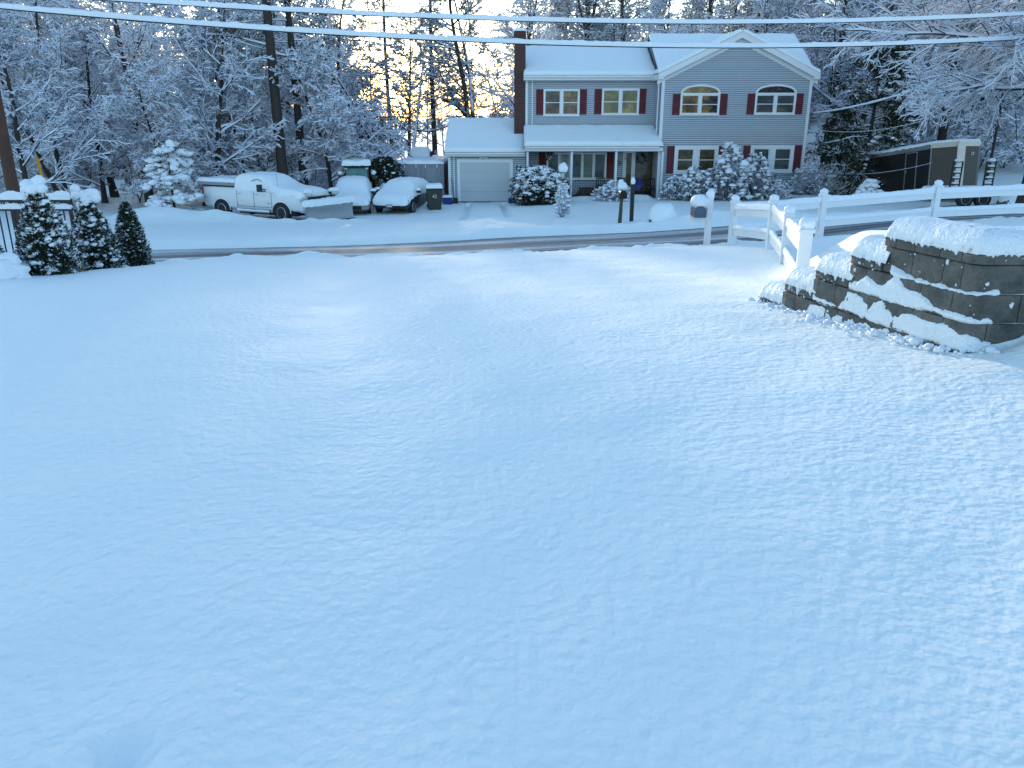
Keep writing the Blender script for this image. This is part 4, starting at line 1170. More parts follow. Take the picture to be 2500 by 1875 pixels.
fill(12, -200, 880, 66, 88, ['mapleA', 'tall', 'pineA', 'pineB', 'fork'], 'KIND tree at the back of the left wood', 'tall trees at the back of the left wood')
fill(7, 880, 1300, 66, 92, ['slim', 'slim', 'pineA', 'slim', 'clump'], 'KIND tree against the bright sky behind the garage', 'thin trees behind the garage')
fill(13, 1300, 1950, 60, 85, ['pineA', 'mapleA', 'fork', 'tall', 'mapleB'], 'KIND tree whose top shows above the house roof', 'tree tops above the house roof')
fill(20, 1990, 2650, 56, 85, ['mapleA', 'mapleB', 'twin', 'tall', 'round', 'pineA'], 'KIND tree on the snowy slope right of the house', 'trees on the right slope', 1.0, 1.5)
fill(10, -120, 700, 44, 52, ['sapling'], 'snow bent sapling along the front of the left wood', 'saplings in front of the left wood', .8, 1.2)
fill(10, 700, 1100, 48, 60, ['sapling'], 'snow bent sapling in the brush behind the parked vehicles', 'saplings behind the parked vehicles', .8, 1.2)
fill(10, 2050, 2600, 46, 58, ['sapling'], 'snow bent sapling on the slope behind the trailers', 'saplings behind the trailers', .9, 1.4)
# the wood beyond, one mass
def far_wood():
    vs = []; qs = []; n = 0
    src = [broadleaf(31, H=18, r0=.2, low=.12, n1=26, n2=8, n3=6, n4=0, L1=.3, tw=.022, snow=.05), broadleaf(32, H=17, r0=.2, stems=2, low=.12, n1=14, n2=8, n3=6, n4=0, L1=.33, tw=.022, snow=.05)]
    src = [join(list(s)) for s in src]
    t, w, fo, tips = pine(33, H=20, first=.1, n1=34, dens=2, spray=.5, sub=4)
    src.append(join([t, w, fo])); mats = []
    r = random.Random(5)
    for i in range(230):
        Y = r.uniform(92, 150); px = r.uniform(-500, 3000)
        if 860 < px < 1270 and r.random() < .9: continue
        x = P(px, 430, Y).x; k = r.choice([0, 0, 1, 1, 2])
        V, Q = src[k]; a = r.uniform(0, 6.28); s = r.uniform(.8, 1.25)
        R = np.array([[math.cos(a), -math.sin(a), 0], [math.sin(a), math.cos(a), 0], [0, 0, 1]]) * s
        vs.append(V @ R.T + np.array([x, Y, G(x, Y) - .3])); qs.append(Q + n); n += len(V)
    bv, bq = join(list(broadleaf(34, H=5.5, r0=.06, stems=5, low=.03, n1=14, n2=8, n3=5, n4=0, L1=.45, tw=.02, snow=.05, spread=.4)))
    for i in range(150):
        Y = r.uniform(84, 105); px = -150 + 2800 * (i + r.random()) / 150
        if 930 < px < 1200: continue
        x = P(px, 430, Y).x; a = r.uniform(0, 6.28); s = r.uniform(.9, 1.5)
        R = np.array([[math.cos(a), -math.sin(a), 0], [math.sin(a), math.cos(a), 0], [0, 0, 1]]) * s
        vs.append(bv @ R.T + np.array([x, Y, G(x, Y) - .3])); qs.append(bq + n); n += len(bv)
    for i in range(60):       # unseen trees behind the viewer, added for the window panes to reflect
        x = -75 + 150 * (i + r.random()) / 60; Y = r.uniform(-62, -38); k = r.choice([0, 1, 2])
        V, Q = src[k]; a = r.uniform(0, 6.28); s = r.uniform(.7, .9)
        R = np.array([[math.cos(a), -math.sin(a), 0], [math.sin(a), math.cos(a), 0], [0, 0, 1]]) * s
        vs.append(V @ R.T + np.array([x, Y, G(x, Y) - .3])); qs.append(Q + n); n += len(V)
    o = np_mesh('far_woods', np.concatenate(vs), np.concatenate(qs), M['bark_far'])
    tag(o, 'snowy woods far behind the house reading as one mass', 'woods', None, 'stuff')
far_wood()

# special trees
def big_right():
    t, c = broadleaf(41, H=12.5, r0=.3, low=.28, n1=38, n2=20, n3=12, n4=3, L1=.62, up=-.005, droop=-.07, ang1=72, wander=.06, snow=.036, tw=.0085)
    return [('trunk', t, M['bark']), ('crown', c, M['twig'])]
proto('big', ('maple_tree', big_right))
place_tree('big', P(2545, 300, 31).x, 31, 'huge spreading snowy tree whose branches droop in from the top right corner', tilt=-.05, rz=.6)
def hemlock():
    t, w, fo, tips = pine(51, H=8.5, r0=.16, first=.06, n1=64, L1=.44, dens=6, spray=.24, sub=8, droopy=-.05)
    rng = np.random.default_rng(3); sel = tips[rng.choice(len(tips), 380, False)]
    sel = sel[(sel[:, 0] < .6) | (sel[:, 2] > 5)]
    V0 = np.array(ICO[1][0]); F0 = np.array(ICO[1][1]); r = rng.uniform(.08, .24, (len(sel), 1, 1)) * np.array([1, 1, .55])
    V = sel[:, None, :] + V0[None] * r * (1 + rng.normal(0, .15, (len(sel), len(V0), 1))) + np.array([0, 0, .06])
    Q = (F0[None] + (np.arange(len(sel)) * len(V0))[:, None, None]).reshape(-1, 3)
    return [('trunk', t, M['bark']), ('branches', w, M['twig']), ('foliage', fo, M['darkpine']), ('snow_clumps', (V.reshape(-1, 3), Q), M['clump'])]
proto('hemlock', ('hemlock_tree', hemlock))
hx = P(2110, 420, 44).x
place_tree('hemlock', hx, 44, 'broad dark green evergreen with drooping boughs beside the right end of the house', rz=2.9, sc=.9)
def young():
    t, w, fo, tips = pine(61, H=3.6, r0=.06, first=.04, n1=38, L1=.46, dens=5, spray=.12, sub=6, droopy=-.08)
    rng = np.random.default_rng(4); sel = tips[rng.choice(len(tips), 1500, False)]
    V0 = np.array(ICO[1][0]); F0 = np.array(ICO[1][1]); r = rng.uniform(.04, .15, (len(sel), 1, 1)) * np.stack([rng.uniform(.7, 1.7, len(sel)), rng.uniform(.7, 1.7, len(sel)), rng.uniform(.5, 1, len(sel))], 1)[:, None, :]
    V = sel[:, None, :] + V0[None] * r * (1 + rng.normal(0, .15, (len(sel), len(V0), 1))) + np.array([0, 0, .03])
    Q = (F0[None] + (np.arange(len(sel)) * len(V0))[:, None, None]).reshape(-1, 3)
    return [('trunk', t, M['bark']), ('branches', w, M['twig']), ('foliage', fo, M['pine']), ('snow_clumps', (V.reshape(-1, 3), Q), M['clump'])]
proto('young', ('young_pine', young))
place_tree('young', P(425, 500, 39).x, 39, 'young conifer bowed under heavy snow left of the white pickup', rz=.5, sc=1.12, sz=.98)

# ------------------------------------------------------------------ shrubs
def shrub_mesh(seed, w, h, shape='cone', n=7000, L=.05, Wd=.018, clumps=150, cr=(.02, .055), top=0, mat='evergreen', topbias=0, core=True, dp=None):
    rng = np.random.default_rng(seed)
    dp = dp or w
    def prof(t):
        if shape == 'cone': return np.clip((1 - t) ** .75 * .95 + .05, 0, 1) * (1 - .25 * np.exp(-t / .08))
        if shape == 'blunt': return (1 - t ** 2.2) ** .8 * .28 + .72 * (1 - t * .93)
        return np.sqrt(np.clip(1 - (2 * t - .85) ** 2 / 1.4, .03, 1))
    t = rng.random(n) ** (1.25 if shape != 'round' else .9)
    a = rng.random(n) * 2 * PI
    lump = 1 + .16 * np.sin(a * 3 + seed + t * 9) * np.cos(t * 13 + a * 2) + .10 * np.sin(a * 7 - t * 21)
    rr = prof(t) * lump * rng.uniform(.72, 1.06, n)
    p = np.stack([np.cos(a) * rr * w / 2, np.sin(a) * rr * dp / 2, t * h], 1)
    d = np.stack([np.cos(a), np.sin(a), .9 + 0 * a], 1)
    fol = leaf_quads(rng, p, 1, L, Wd, .004, 0, _norm(d), .55)
    parts = [('foliage', fol, M[mat])]
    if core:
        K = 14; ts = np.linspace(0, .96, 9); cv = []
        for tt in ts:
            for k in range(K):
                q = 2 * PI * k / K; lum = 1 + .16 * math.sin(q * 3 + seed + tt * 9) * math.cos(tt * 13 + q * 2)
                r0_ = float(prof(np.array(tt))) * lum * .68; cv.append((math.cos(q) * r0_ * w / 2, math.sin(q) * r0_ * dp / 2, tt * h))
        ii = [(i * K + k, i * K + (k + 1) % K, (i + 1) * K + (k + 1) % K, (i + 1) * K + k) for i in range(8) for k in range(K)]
        parts.append(('shade_core', (np.array(cv), np.array(ii)), M['core']))
    # snow clumps sitting on the sprays
    m = clumps
    t = rng.random(m) ** (.8 if not topbias else 1 / (1 + topbias)); a = rng.random(m) * 2 * PI
    lump = 1 + .16 * np.sin(a * 3 + seed + t * 9) * np.cos(t * 13 + a * 2)
    rr = prof(t) * lump * rng.uniform(.8, 1.03, m)
    p = np.stack([np.cos(a) * rr * w / 2, np.sin(a) * rr * dp / 2, t * h], 1)
    V0 = np.array(ICO[2][0]); F0 = np.array(ICO[2][1])
    r = (cr[0] + (cr[1] - cr[0]) * rng.random((m, 1, 1)) ** 2.2) * np.stack([rng.uniform(.8, 1.6, m), rng.uniform(.8, 1.6, m), rng.uniform(.5, .9, m)], 1)[:, None, :]
    ph = rng.random((m, 3)) * 9
    dis = 1 + .22 * np.sin(V0[None, :, 0] * 4 + ph[:, :1]) * np.sin(V0[None, :, 1] * 5 + ph[:, 1:2]) + .14 * np.sin(V0[None, :, 2] * 7 + ph[:, 2:])
    V = p[:, None, :] + V0[None] * r * dis[..., None]
    parts.append(('snow_clumps', (V.reshape(-1, 3), (F0[None] + (np.arange(m) * len(V0))[:, None, None]).reshape(-1, 3)), M['clump']))
    return parts
M['core'] = simple('painted inner shade', (.012, .014, .009), .95, var=.5, scale=14)  # solid core, its near black painted for the shade inside the foliage
def shrub(name, x, y, label, cat, seed, group=None, rz=0, caps=(), dz=-.05, **k):
    E = tree_obj(name, shrub_mesh(seed, **k), (x, y, G(x, y) + dz), label, cat, group)
    E.rotation_euler = (0, 0, rz)
    if caps:
        mb = MB()
        for i, (cx_, cy_, cz_, r) in enumerate(caps): mb.blob((cx_, cy_, cz_), (r, r * .9, r * .85), seed * 5 + i, .16, 3)
        mb.build('snow_cap', M['clump'], E, smooth=True)
    return E
ax = P(122, 672, 11).x
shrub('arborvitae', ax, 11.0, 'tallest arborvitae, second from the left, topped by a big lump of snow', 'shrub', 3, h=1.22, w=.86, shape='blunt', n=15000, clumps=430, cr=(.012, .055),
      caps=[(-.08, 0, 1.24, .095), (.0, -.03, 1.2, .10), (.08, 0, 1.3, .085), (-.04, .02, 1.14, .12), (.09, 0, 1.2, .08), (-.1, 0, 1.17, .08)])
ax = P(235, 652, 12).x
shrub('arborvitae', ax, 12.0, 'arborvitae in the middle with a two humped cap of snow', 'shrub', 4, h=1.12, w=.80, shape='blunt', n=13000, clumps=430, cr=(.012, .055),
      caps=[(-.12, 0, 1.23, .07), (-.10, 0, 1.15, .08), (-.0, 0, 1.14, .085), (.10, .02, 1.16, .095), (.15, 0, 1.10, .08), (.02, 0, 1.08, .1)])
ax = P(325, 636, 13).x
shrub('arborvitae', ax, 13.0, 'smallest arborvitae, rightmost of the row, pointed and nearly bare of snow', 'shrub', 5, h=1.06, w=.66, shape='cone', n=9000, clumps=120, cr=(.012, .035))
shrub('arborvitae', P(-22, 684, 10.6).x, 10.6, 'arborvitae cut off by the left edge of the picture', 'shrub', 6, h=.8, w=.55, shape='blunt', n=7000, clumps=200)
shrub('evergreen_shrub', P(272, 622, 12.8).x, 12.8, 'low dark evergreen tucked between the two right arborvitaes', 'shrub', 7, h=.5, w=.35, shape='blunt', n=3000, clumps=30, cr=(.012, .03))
mb = MB()
bx, by = P(8, 690, 10.2).x, 10.2
for i, (dx, dy, dz_, r) in enumerate([(0, 0, .1, .2), (.16, .05, .06, .14), (-.2, 0, .1, .2), (.05, .1, .22, .13)]): mb.blob((dx, dy, dz_), (r * 1.2, r, r * .8), i + 3, .2, 3)
o = mb.build('snow_mound', M['clump'], None, True, loc=(bx, by, G(bx, by))); tag(o, 'lumpy snow heap over a low plant at the lower left fence foot', 'snow mound')

# shrubs round the house
def rhodo(seed, w, h, nr=70, leaves=11, L=.2, snowp=.6, cr=(.08, .17), dp=None, low=.1):
    """rosettes of drooping leaves, most with a pillow of snow"""
    rng = np.random.default_rng(seed); dp = dp or w
    a = rng.random(nr) * 2 * PI; t = low + (1 - low) * rng.random(nr) ** .8
    lump = 1 + .22 * np.sin(a * 2 + seed) + .15 * np.sin(a * 5 + seed * 2)
    rr = np.sqrt(np.clip(1 - (t * 1.02) ** 2.4, 0.02, 1)) * rng.uniform(.45, 1.0, nr) ** .5 * lump
    c = np.stack([np.cos(a) * rr * w / 2, np.sin(a) * rr * dp / 2, t * h * (1 + .15 * np.sin(a * 3 + seed))], 1)
    # stems
    s0 = np.zeros((nr, 3)); s0[:, 0] = c[:, 0] * .15; s0[:, 1] = c[:, 1] * .15
    mid = c * .55 + np.array([0, 0, .05]); pts = np.stack([s0, mid, c], 1)
    st = tubes(pts, np.tile(np.array([.018, .012, .008]), (nr, 1)), 4, .01)
    an = rng.random((nr, leaves)) * 2 * PI; el = rng.uniform(-.9, .35, (nr, leaves))
    d = np.stack([np.cos(an) * np.cos(el), np.sin(an) * np.cos(el), np.sin(el)], -1)
    b = _norm(np.cross(d, np.array([0, 0, 1.0]) + rng.normal(0, .2, d.shape)))
    l = L * rng.uniform(.7, 1.2, (nr, leaves, 1)); w_ = l * .2; p = c[:, None, :] + 0 * d
    V = np.stack([p, p + d * l * .5 - b * w_, p + d * l - np.array([0, 0, .02]), p + d * l * .5 + b * w_], 2).reshape(-1, 3)
    fol = (V, np.arange(len(V)).reshape(-1, 4))
    sel = c[rng.random(nr) < snowp]; m = len(sel); V0 = np.array(ICO[2][0]); F0 = np.array(ICO[2][1])
    r = (cr[0] + (cr[1] - cr[0]) * rng.random((m, 1, 1)) ** 1.5) * np.stack([rng.uniform(.7, 1.6, m), rng.uniform(.7, 1.6, m), rng.uniform(.4, .9, m)], 1)[:, None, :]
    ph = rng.random((m, 3)) * 9
    dis = 1 + .34 * np.sin(V0[None, :, 0] * 4 + ph[:, :1]) * np.sin(V0[None, :, 1] * 5 + ph[:, 1:2]) + .22 * np.sin(V0[None, :, 2] * 5 + ph[:, 2:])
    Vs = sel[:, None, :] + V0[None] * r * dis[..., None] + np.array([0, 0, .05])
    return [('stems', st, M['twig']), ('leaves', fol, M['rhodo']), ('snow_clumps', (Vs.reshape(-1, 3), (F0[None] + (np.arange(m) * len(V0))[:, None, None]).reshape(-1, 3)), M['clump'])]
def rh(px, py, Y, label, seed, name='rhododendron', cat='shrub', dz=-.1, **k):
    x = P(px, py, Y).x; return tree_obj(name, rhodo(seed, **k), (x, Y, G(x, Y) + dz), label, cat)
rh(1640, 480, 43.4, 'low dark shrub at the right foot of the porch, half buried in snow', 71, w=1.3, h=1.15, nr=110, cr=(.05, .12), snowp=.45)
rh(1692, 480, 43.3, 'rounded snowy rhododendron left of the window with golden panes', 72, w=1.9, h=1.65, nr=190, cr=(.06, .15))
rh(1772, 478, 43.2, 'tallest rhododendron, between the two lower wing windows, white with snow', 73, w=2.2, h=2.6, nr=300, cr=(.07, .18))
rh(1838, 478, 43.3, 'rhododendron in front of the right lower window with pillows of snow', 74, w=2.3, h=2.2, nr=270, cr=(.07, .17))
rh(1880, 478, 43.6, 'small dark shrub under the rightmost lower shutter', 75, w=1.1, h=1.3, nr=80, cr=(.04, .09), snowp=.4)
rh(1900, 485, 42.4, 'thin frosted twiggy shrub against the bare siding', 76, w=1.4, h=.9, nr=120, leaves=4, L=.07, cr=(.03, .06), snowp=.9)
rh(1975, 470, 44.0, 'frosted shrub at the right corner board of the house', 77, w=2.2, h=1.7, nr=320, leaves=5, L=.08, cr=(.03, .075), snowp=.9)
rh(1495, 485, 43.2, 'small snow laden shrub before the porch behind the dark mailbox', 78, w=1.9, h=.95, nr=190, leaves=6, L=.08, cr=(.04, .10), snowp=.9)
x = P(1312, 490, 43.0).x
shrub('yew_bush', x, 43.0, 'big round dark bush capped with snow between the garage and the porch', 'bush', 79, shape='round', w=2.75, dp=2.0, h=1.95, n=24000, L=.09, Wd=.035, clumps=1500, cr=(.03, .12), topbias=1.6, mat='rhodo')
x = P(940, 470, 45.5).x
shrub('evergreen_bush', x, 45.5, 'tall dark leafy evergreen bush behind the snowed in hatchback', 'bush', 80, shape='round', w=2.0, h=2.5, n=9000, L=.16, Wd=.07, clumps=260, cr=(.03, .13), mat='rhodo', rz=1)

# ------------------------------------------------------------------ overhead wires and poles
def wire(pts, r, snow, label, bare_n=8):
    """cable through measured points with a ridge of snow lying on it"""
    pts = [Vector(p) for p in pts]
    # smooth: quadratic fit of z and y over x
    xs = np.array([p.x for p in pts]); zs = np.array([p.z for p in pts]); ys = np.array([p.y for p in pts])
    cz = np.polyfit(xs, zs, 2); cy = np.polyfit(xs, ys, 1)
    X = np.linspace(xs.min() , xs.max(), 400); c = [Vector((x, float(np.polyval(cy, x)), float(np.polyval(cz, x)))) for x in X]
    E = empty('overhead_cable', c[0], label, 'cable')
    o = c[0]
    MB().tube([p - o for p in c[::4]] + [c[-1] - o], r, 6).build('cable', M['black'], E, smooth=True)
    K = 9; vs = []
    rs = random.Random(len(label))
    for i, p in enumerate(c):
        d = (c[min(i + 1, 399)] - c[max(i - 1, 0)]).normalized(); n = Vector((-d.y, d.x, 0)).normalized()
        k = (1 + .16 * noise.noise(Vector((p.x * 2.2, snow * 70, r * 90))) + .22 * noise.noise(Vector((p.x * 9, snow * 70, 4))))
        for j in range(K):
            a = -.15 + (PI + .3) * j / (K - 1)
            vs.append(p - o + n * math.cos(a) * max(r * 1.15, snow * .42) * k + Vector((0, 0, r * .35 + snow * k * max(math.sin(a), -.2) ** 1 if math.sin(a) > 0 else r * .2 + snow * math.sin(a) * .3)))
    fs = [(i * K + j, i * K + j + 1, (i + 1) * K + j + 1, (i + 1) * K + j) for i in range(399) for j in range(K - 1)]
    fs += [((i + 1) * K, i * K, i * K + K - 1, (i + 1) * K + K - 1) for i in range(399)]
    MB().add(vs, fs).build('snow_sleeve', M['clump'], E, smooth=True)
    return E
def WP(px, py):     # a point over the line of poles that follows the road
    # depth so that Y = 20 + .29 (X + 12.5)
    Y = 20.
    for _ in range(20):
        p = P(px, py, Y); Y = 20 + RS * (p.x + 12.5)
    return P(px, py, Y)
wire([WP(0, -17), WP(200, -2), WP(680, 21), WP(1250, 50), WP(1600, 60), WP(1920, 58), WP(2500, 36), WP(2700, 24)], .02, .115, 'upper of the two thick snow laden cables crossing the whole picture')
wire([WP(-40, 12), WP(0, 19), WP(450, 62), WP(860, 90), WP(1250, 110), WP(1600, 114), WP(1980, 110), WP(2500, 92), WP(2700, 84)], .025, .12, 'lower of the two thick snow laden cables crossing the whole picture')
def drop(a, b, sag, r, snow, label):
    a = Vector(a); b = Vector(b)
    pts = [a.lerp(b, t) - Vector((0, 0, sag * 4 * t * (1 - t))) for t in np.linspace(0, 1, 60)]
    E = empty('service_wire', a, label, 'cable')
    MB().tube([p - a for p in pts], r, 5).build('cable', M['black'], E, smooth=True)
    mb = MB()
    for i in range(59):
        p, q = pts[i] - a, pts[i + 1] - a
        k = 1 + .5 * noise.noise(Vector((i * .6, snow * 40, 2)))
        mb.tube([p + Vector((0, 0, snow * .5)), q + Vector((0, 0, snow * .5))], [snow * .55 * k, snow * .55 * (1 + .5 * noise.noise(Vector(((i + 1) * .6, snow * 40, 2))))], 6)
    mb.build('snow_sleeve', M['clump'], E, smooth=True)
pr = WP(2620, 60)
drop(pr, P(1990, 277, 45.3), .5, .02, .09, 'thick snowy service wire slanting down from the right pole to the house corner')
drop(pr - Vector((0, 0, 1.2)), P(1981, 315, 45.4), .9, .008, .022, 'thin second wire slanting down below the snowy service wire')
drop(P(1979, 415, 45.2), P(2275, 398, 37.4), .35, .01, .02, 'thin cable hanging from the house corner to the black trailer')
# utility pole at the left edge with the yellow guy guard
M['pole'] = simple('weathered brown pole', (.085, .042, .028), .85, var=.35, scale=3)
pc = P(0, 300, 20.3)
g = G(pc.x, 20.3)
pole = empty('utility_pole', (pc.x, 20.3, g), 'reddish brown wooden utility pole at the left edge behind the black fence', 'utility pole')
MB().tube([(0, 0, -.5), (0, 0, 4), (0, 0, 9)], [.155, .14, .12], 14).build('pole', M['pole'], pole, smooth=True)
MB().bar((-.05, -.02, 7.2), (.25, -.02, 7.2), .08, .1).build('bracket', M['steel'], pole)
gb = P(112, 466, 19.6); gt = P(90, 385, 19.9)
ug = simple('yellow plastic', (.55, .3, .02), .5)
gd_ = (gt - gb); bot = gb - gd_ * 1.2
E = empty('guy_wire', bot, 'yellow plastic guard on the guy wire beside the utility pole', 'guy wire')
MB().tube([(0, 0, 0), gt - bot], .034, 8).build('guard', ug, E, smooth=True)
MB().tube([gt - bot, gt - bot + gd_ * 2.0 + Vector((-.5, .3, 0))], .008, 5).build('wire', M['steel'], E)
pr2 = pr + Vector((.05, .2, 0))
g = G(pr2.x, pr2.y)
E = empty('utility_pole', (pr2.x, pr2.y, g), 'utility pole just beyond the right edge that carries the cables', 'utility pole')
MB().tube([(0, 0, -.5), (0, 0, 9.5)], [.16, .13], 14).build('pole', M['pole'], E, smooth=True)

# black metal fence at the far left
FY = 12.9
bf = empty('metal_fence', (P(80, 600, FY).x, FY, G(P(80, 600, FY).x, FY)), 'black metal picket fence with deep snow on its top rail behind the arborvitaes', 'fence')
BO = Vector(bf.location)
xa, xb = P(-260, 480, FY).x, P(172, 480, FY).x
zt = P(80, 489, FY).z; zs2 = P(80, 511, FY).z
for nm, z, th, sn in (('top_rail', zt, .05, .11), ('lower_rail', zs2, .045, .07), ('bottom_rail', zt - .95, .045, .03)):
    mb = MB().box((xa - BO.x, -.03, z - th / 2 - BO.z), (xb - BO.x, .03, z + th / 2 - BO.z)); r = mb.build(nm, M['black'], bf)
    MB().snow(((xa - BO.x, -.035, z + th / 2 - BO.z), (xb - BO.x, -.035, z + th / 2 - BO.z), (xb - BO.x, .035, z + th / 2 - BO.z), (xa - BO.x, .035, z + th / 2 - BO.z)), sn, 120, 6, .05, 5 + th * 9, .35, .012, freq=5).build('rail_snow', M['clump'], r, smooth=True)
x = xa; i = 0
while x < xb:
    w = .045 if i % 16 == 0 or x + .115 > xb else .012
    mb = MB().box((x - w / 2 - BO.x, -w / 2 if w > .02 else -.012, -.3), (x + w / 2 - BO.x, w / 2 if w > .02 else .012, zt - BO.z - .02)); mb.build('post' if w > .02 else 'picket', M['black'], bf)
    x += .115; i += 1
# marker stakes
def stake(a, b, r, label, col):
    a = Vector(a); b = Vector(b)
    o = MB().tube([(0, 0, -.15), (b - a) * .5, b - a], [r, r, r], 6).add([((b - a).x, (b - a).y, (b - a).z + r * 3)], []).build('marker_stake', col, None, True, loc=a); tag(o, label, 'stake')
stake(P(208, 684, 10.9), P(160, 545, 11.3), .0055, 'thin yellow driveway stake leaning in the snow before the arborvitaes', ug)
a = P(1267, 497, 42.0); stake(a, a + Vector((0, 0, 1.05)), .012, 'thin wooden stake standing before the big bush by the garage', M['pole'])

# ------------------------------------------------------------------ vehicles
def loft(mb, st, K=None, mi=0, cap=True):
    """st = list of (x, [(y,z)...]) half outlines from bottom to top centre; mirrored"""
    n = len(st[0][1]); ring = 2 * n; vs = []
    for x, o in st:
        for y, z in o: vs.append((x, y, z))
        for y, z in reversed(o): vs.append((x, -y, z))
    fs = [(i * ring + k, i * ring + (k + 1) % ring, (i + 1) * ring + (k + 1) % ring, (i + 1) * ring + k) for i in range(len(st) - 1) for k in range(ring)]
    if cap: fs += [tuple(reversed(range(ring))), tuple((len(st) - 1) * ring + k for k in range(ring))]
    return mb.add(vs, fs, mi)
def outl(w, zb, zbelt, ztop, wt):
    """half section: sill, waist, shoulder, roof"""
    zm_ = (zb + zbelt) / 2
    if ztop - zbelt < .08:
        return [(w * .9, zb), (w, zb + .1), (w * 1.01, zm_), (w, zbelt - .06), (w * .96, zbelt), (w * .93, zbelt + .01), (w * .6, ztop), (.001, ztop + .02)]
    return [(w * .9, zb), (w, zb + .1), (w * 1.01, zm_), (w, zbelt - .06), (w * .97, zbelt), (wt, ztop - .07), (wt * .9, ztop), (.001, ztop + .03)]
def wheel(E, x, y, r, w, side, rim=True):
    """wheel on the side given by the sign of y; > tyre, rim"""
    W_ = bpy.data.objects.new('wheel', None); COL.objects.link(W_); W_.parent = E; W_.location = (x, y, r)
    s = side
    prof = [(r * .62, -w / 2), (r * .93, -w / 2), (r, -w * .38), (r, w * .38), (r * .93, w / 2), (r * .62, w / 2)]
    mb = MB().lathe(prof, 28, axis='y')
    for k in range(26):
        a = 2 * PI * k / 26; c, si = math.cos(a), math.sin(a)
        mb.bar((c * r * .985, -w * .4, si * r * .985), (c * r * .985, w * .4, si * r * .985), .045, .03, up=(c, 0, si))
    mb.build('tyre', M['rubber'], W_)
    # a ring of snow packed against the tyre wall
    mb = MB(); K = 26
    if rim:
        ym = s * w * .5
        mb = MB().lathe([(r * .60, ym - s * .10), (r * .62, ym), (r * .585, ym + s * .012), (r * .56, ym - s * .03), (r * .53, ym - s * .09)], 28, axis='y')
        mb.lathe([(.02, ym - s * .02), (r * .17, ym - s * .02), (r * .19, ym - s * .05), (.02, ym - s * .08)], 14, axis='y')
        for k in range(6):
            a = 2 * PI * k / 6 + .3
            for da in (-.12, .12):
                mb.bar((math.cos(a) * r * .15, ym - s * .045, math.sin(a) * r * .15), (math.cos(a + da) * r * .57, ym - s * .03, math.sin(a + da) * r * .57), .075, .03, up=(0, 1, 0))
        mb.build('rim', M['rimsilver'], W_)
        MB().lathe([(.01, ym - s * .1), (r * .56, ym - s * .1), (r * .56, ym - s * .12), (.01, ym - s * .12)], 20, axis='y').build('brake_disc', M['dark'], W_)
    return W_
M['lens'] = simple('headlight lens', (.5, .52, .5), .35, var=.2)
M['red'] = simple('red lamp', (.35, .01, .015), .3)
M['greycover'] = simple('grey tonneau cover', (.27, .29, .33), .5)

tf = Vector((P(690, 535, 36.5).x, 36.5)); tr_ = Vector((P(545, 528, 38.2).x, 38.2))
axd = (tf - tr_).normalized(); yaw = math.atan2(axd.y, axd.x); nrm = Vector((axd.y, -axd.x))       # towards the viewer
mid = (tf + tr_) / 2 - nrm * 1.0
tg = G(mid.x, mid.y) + .0
truck = empty('pickup_truck', (mid.x, mid.y, -2.93), 'white crew cab pickup coated in snow with a snow plow on its nose', 'pickup truck', rz=yaw)
TW = 1.0
R_, FX, RX = .42, 1.83, -1.83
# body: bed + cab + hood lower shell
st = []
for x, w, zb, zt in [(-3.0, .93, .62, 1.38), (-2.95, .98, .5, 1.44), (-2.3, 1.0, .48, 1.45), (-1.0, 1.0, .48, 1.45), (-.8, 1.0, .46, 1.42), (.2, 1.0, .46, 1.40), (1.25, 1.0, .46, 1.38), (1.6, 1.0, .46, 1.38), (2.5, .99, .5, 1.30), (2.85, .96, .5, 1.24), (3.02, .88, .52, 1.18)]:
    st.append((x, outl(w, zb, zt - .02, zt, w)))
mb = MB(); loft(mb, st); mb.build('body', M['truck'], truck, smooth=True)
st = [(-.95, outl(.95, 1.3, 1.42, 1.5, .9)), (-.90, outl(.95, 1.3, 1.42, 1.86, .78)), (-.7, outl(.96, 1.3, 1.42, 1.93, .77)), (.35, outl(.96, 1.3, 1.42, 1.93, .77)), (.75, outl(.96, 1.3, 1.4, 1.87, .76)), (1.45, outl(.96, 1.3, 1.38, 1.43, .8))]
MB_ = MB(); loft(MB_, st); MB_.build('cab', M['truck'], truck, smooth=True)
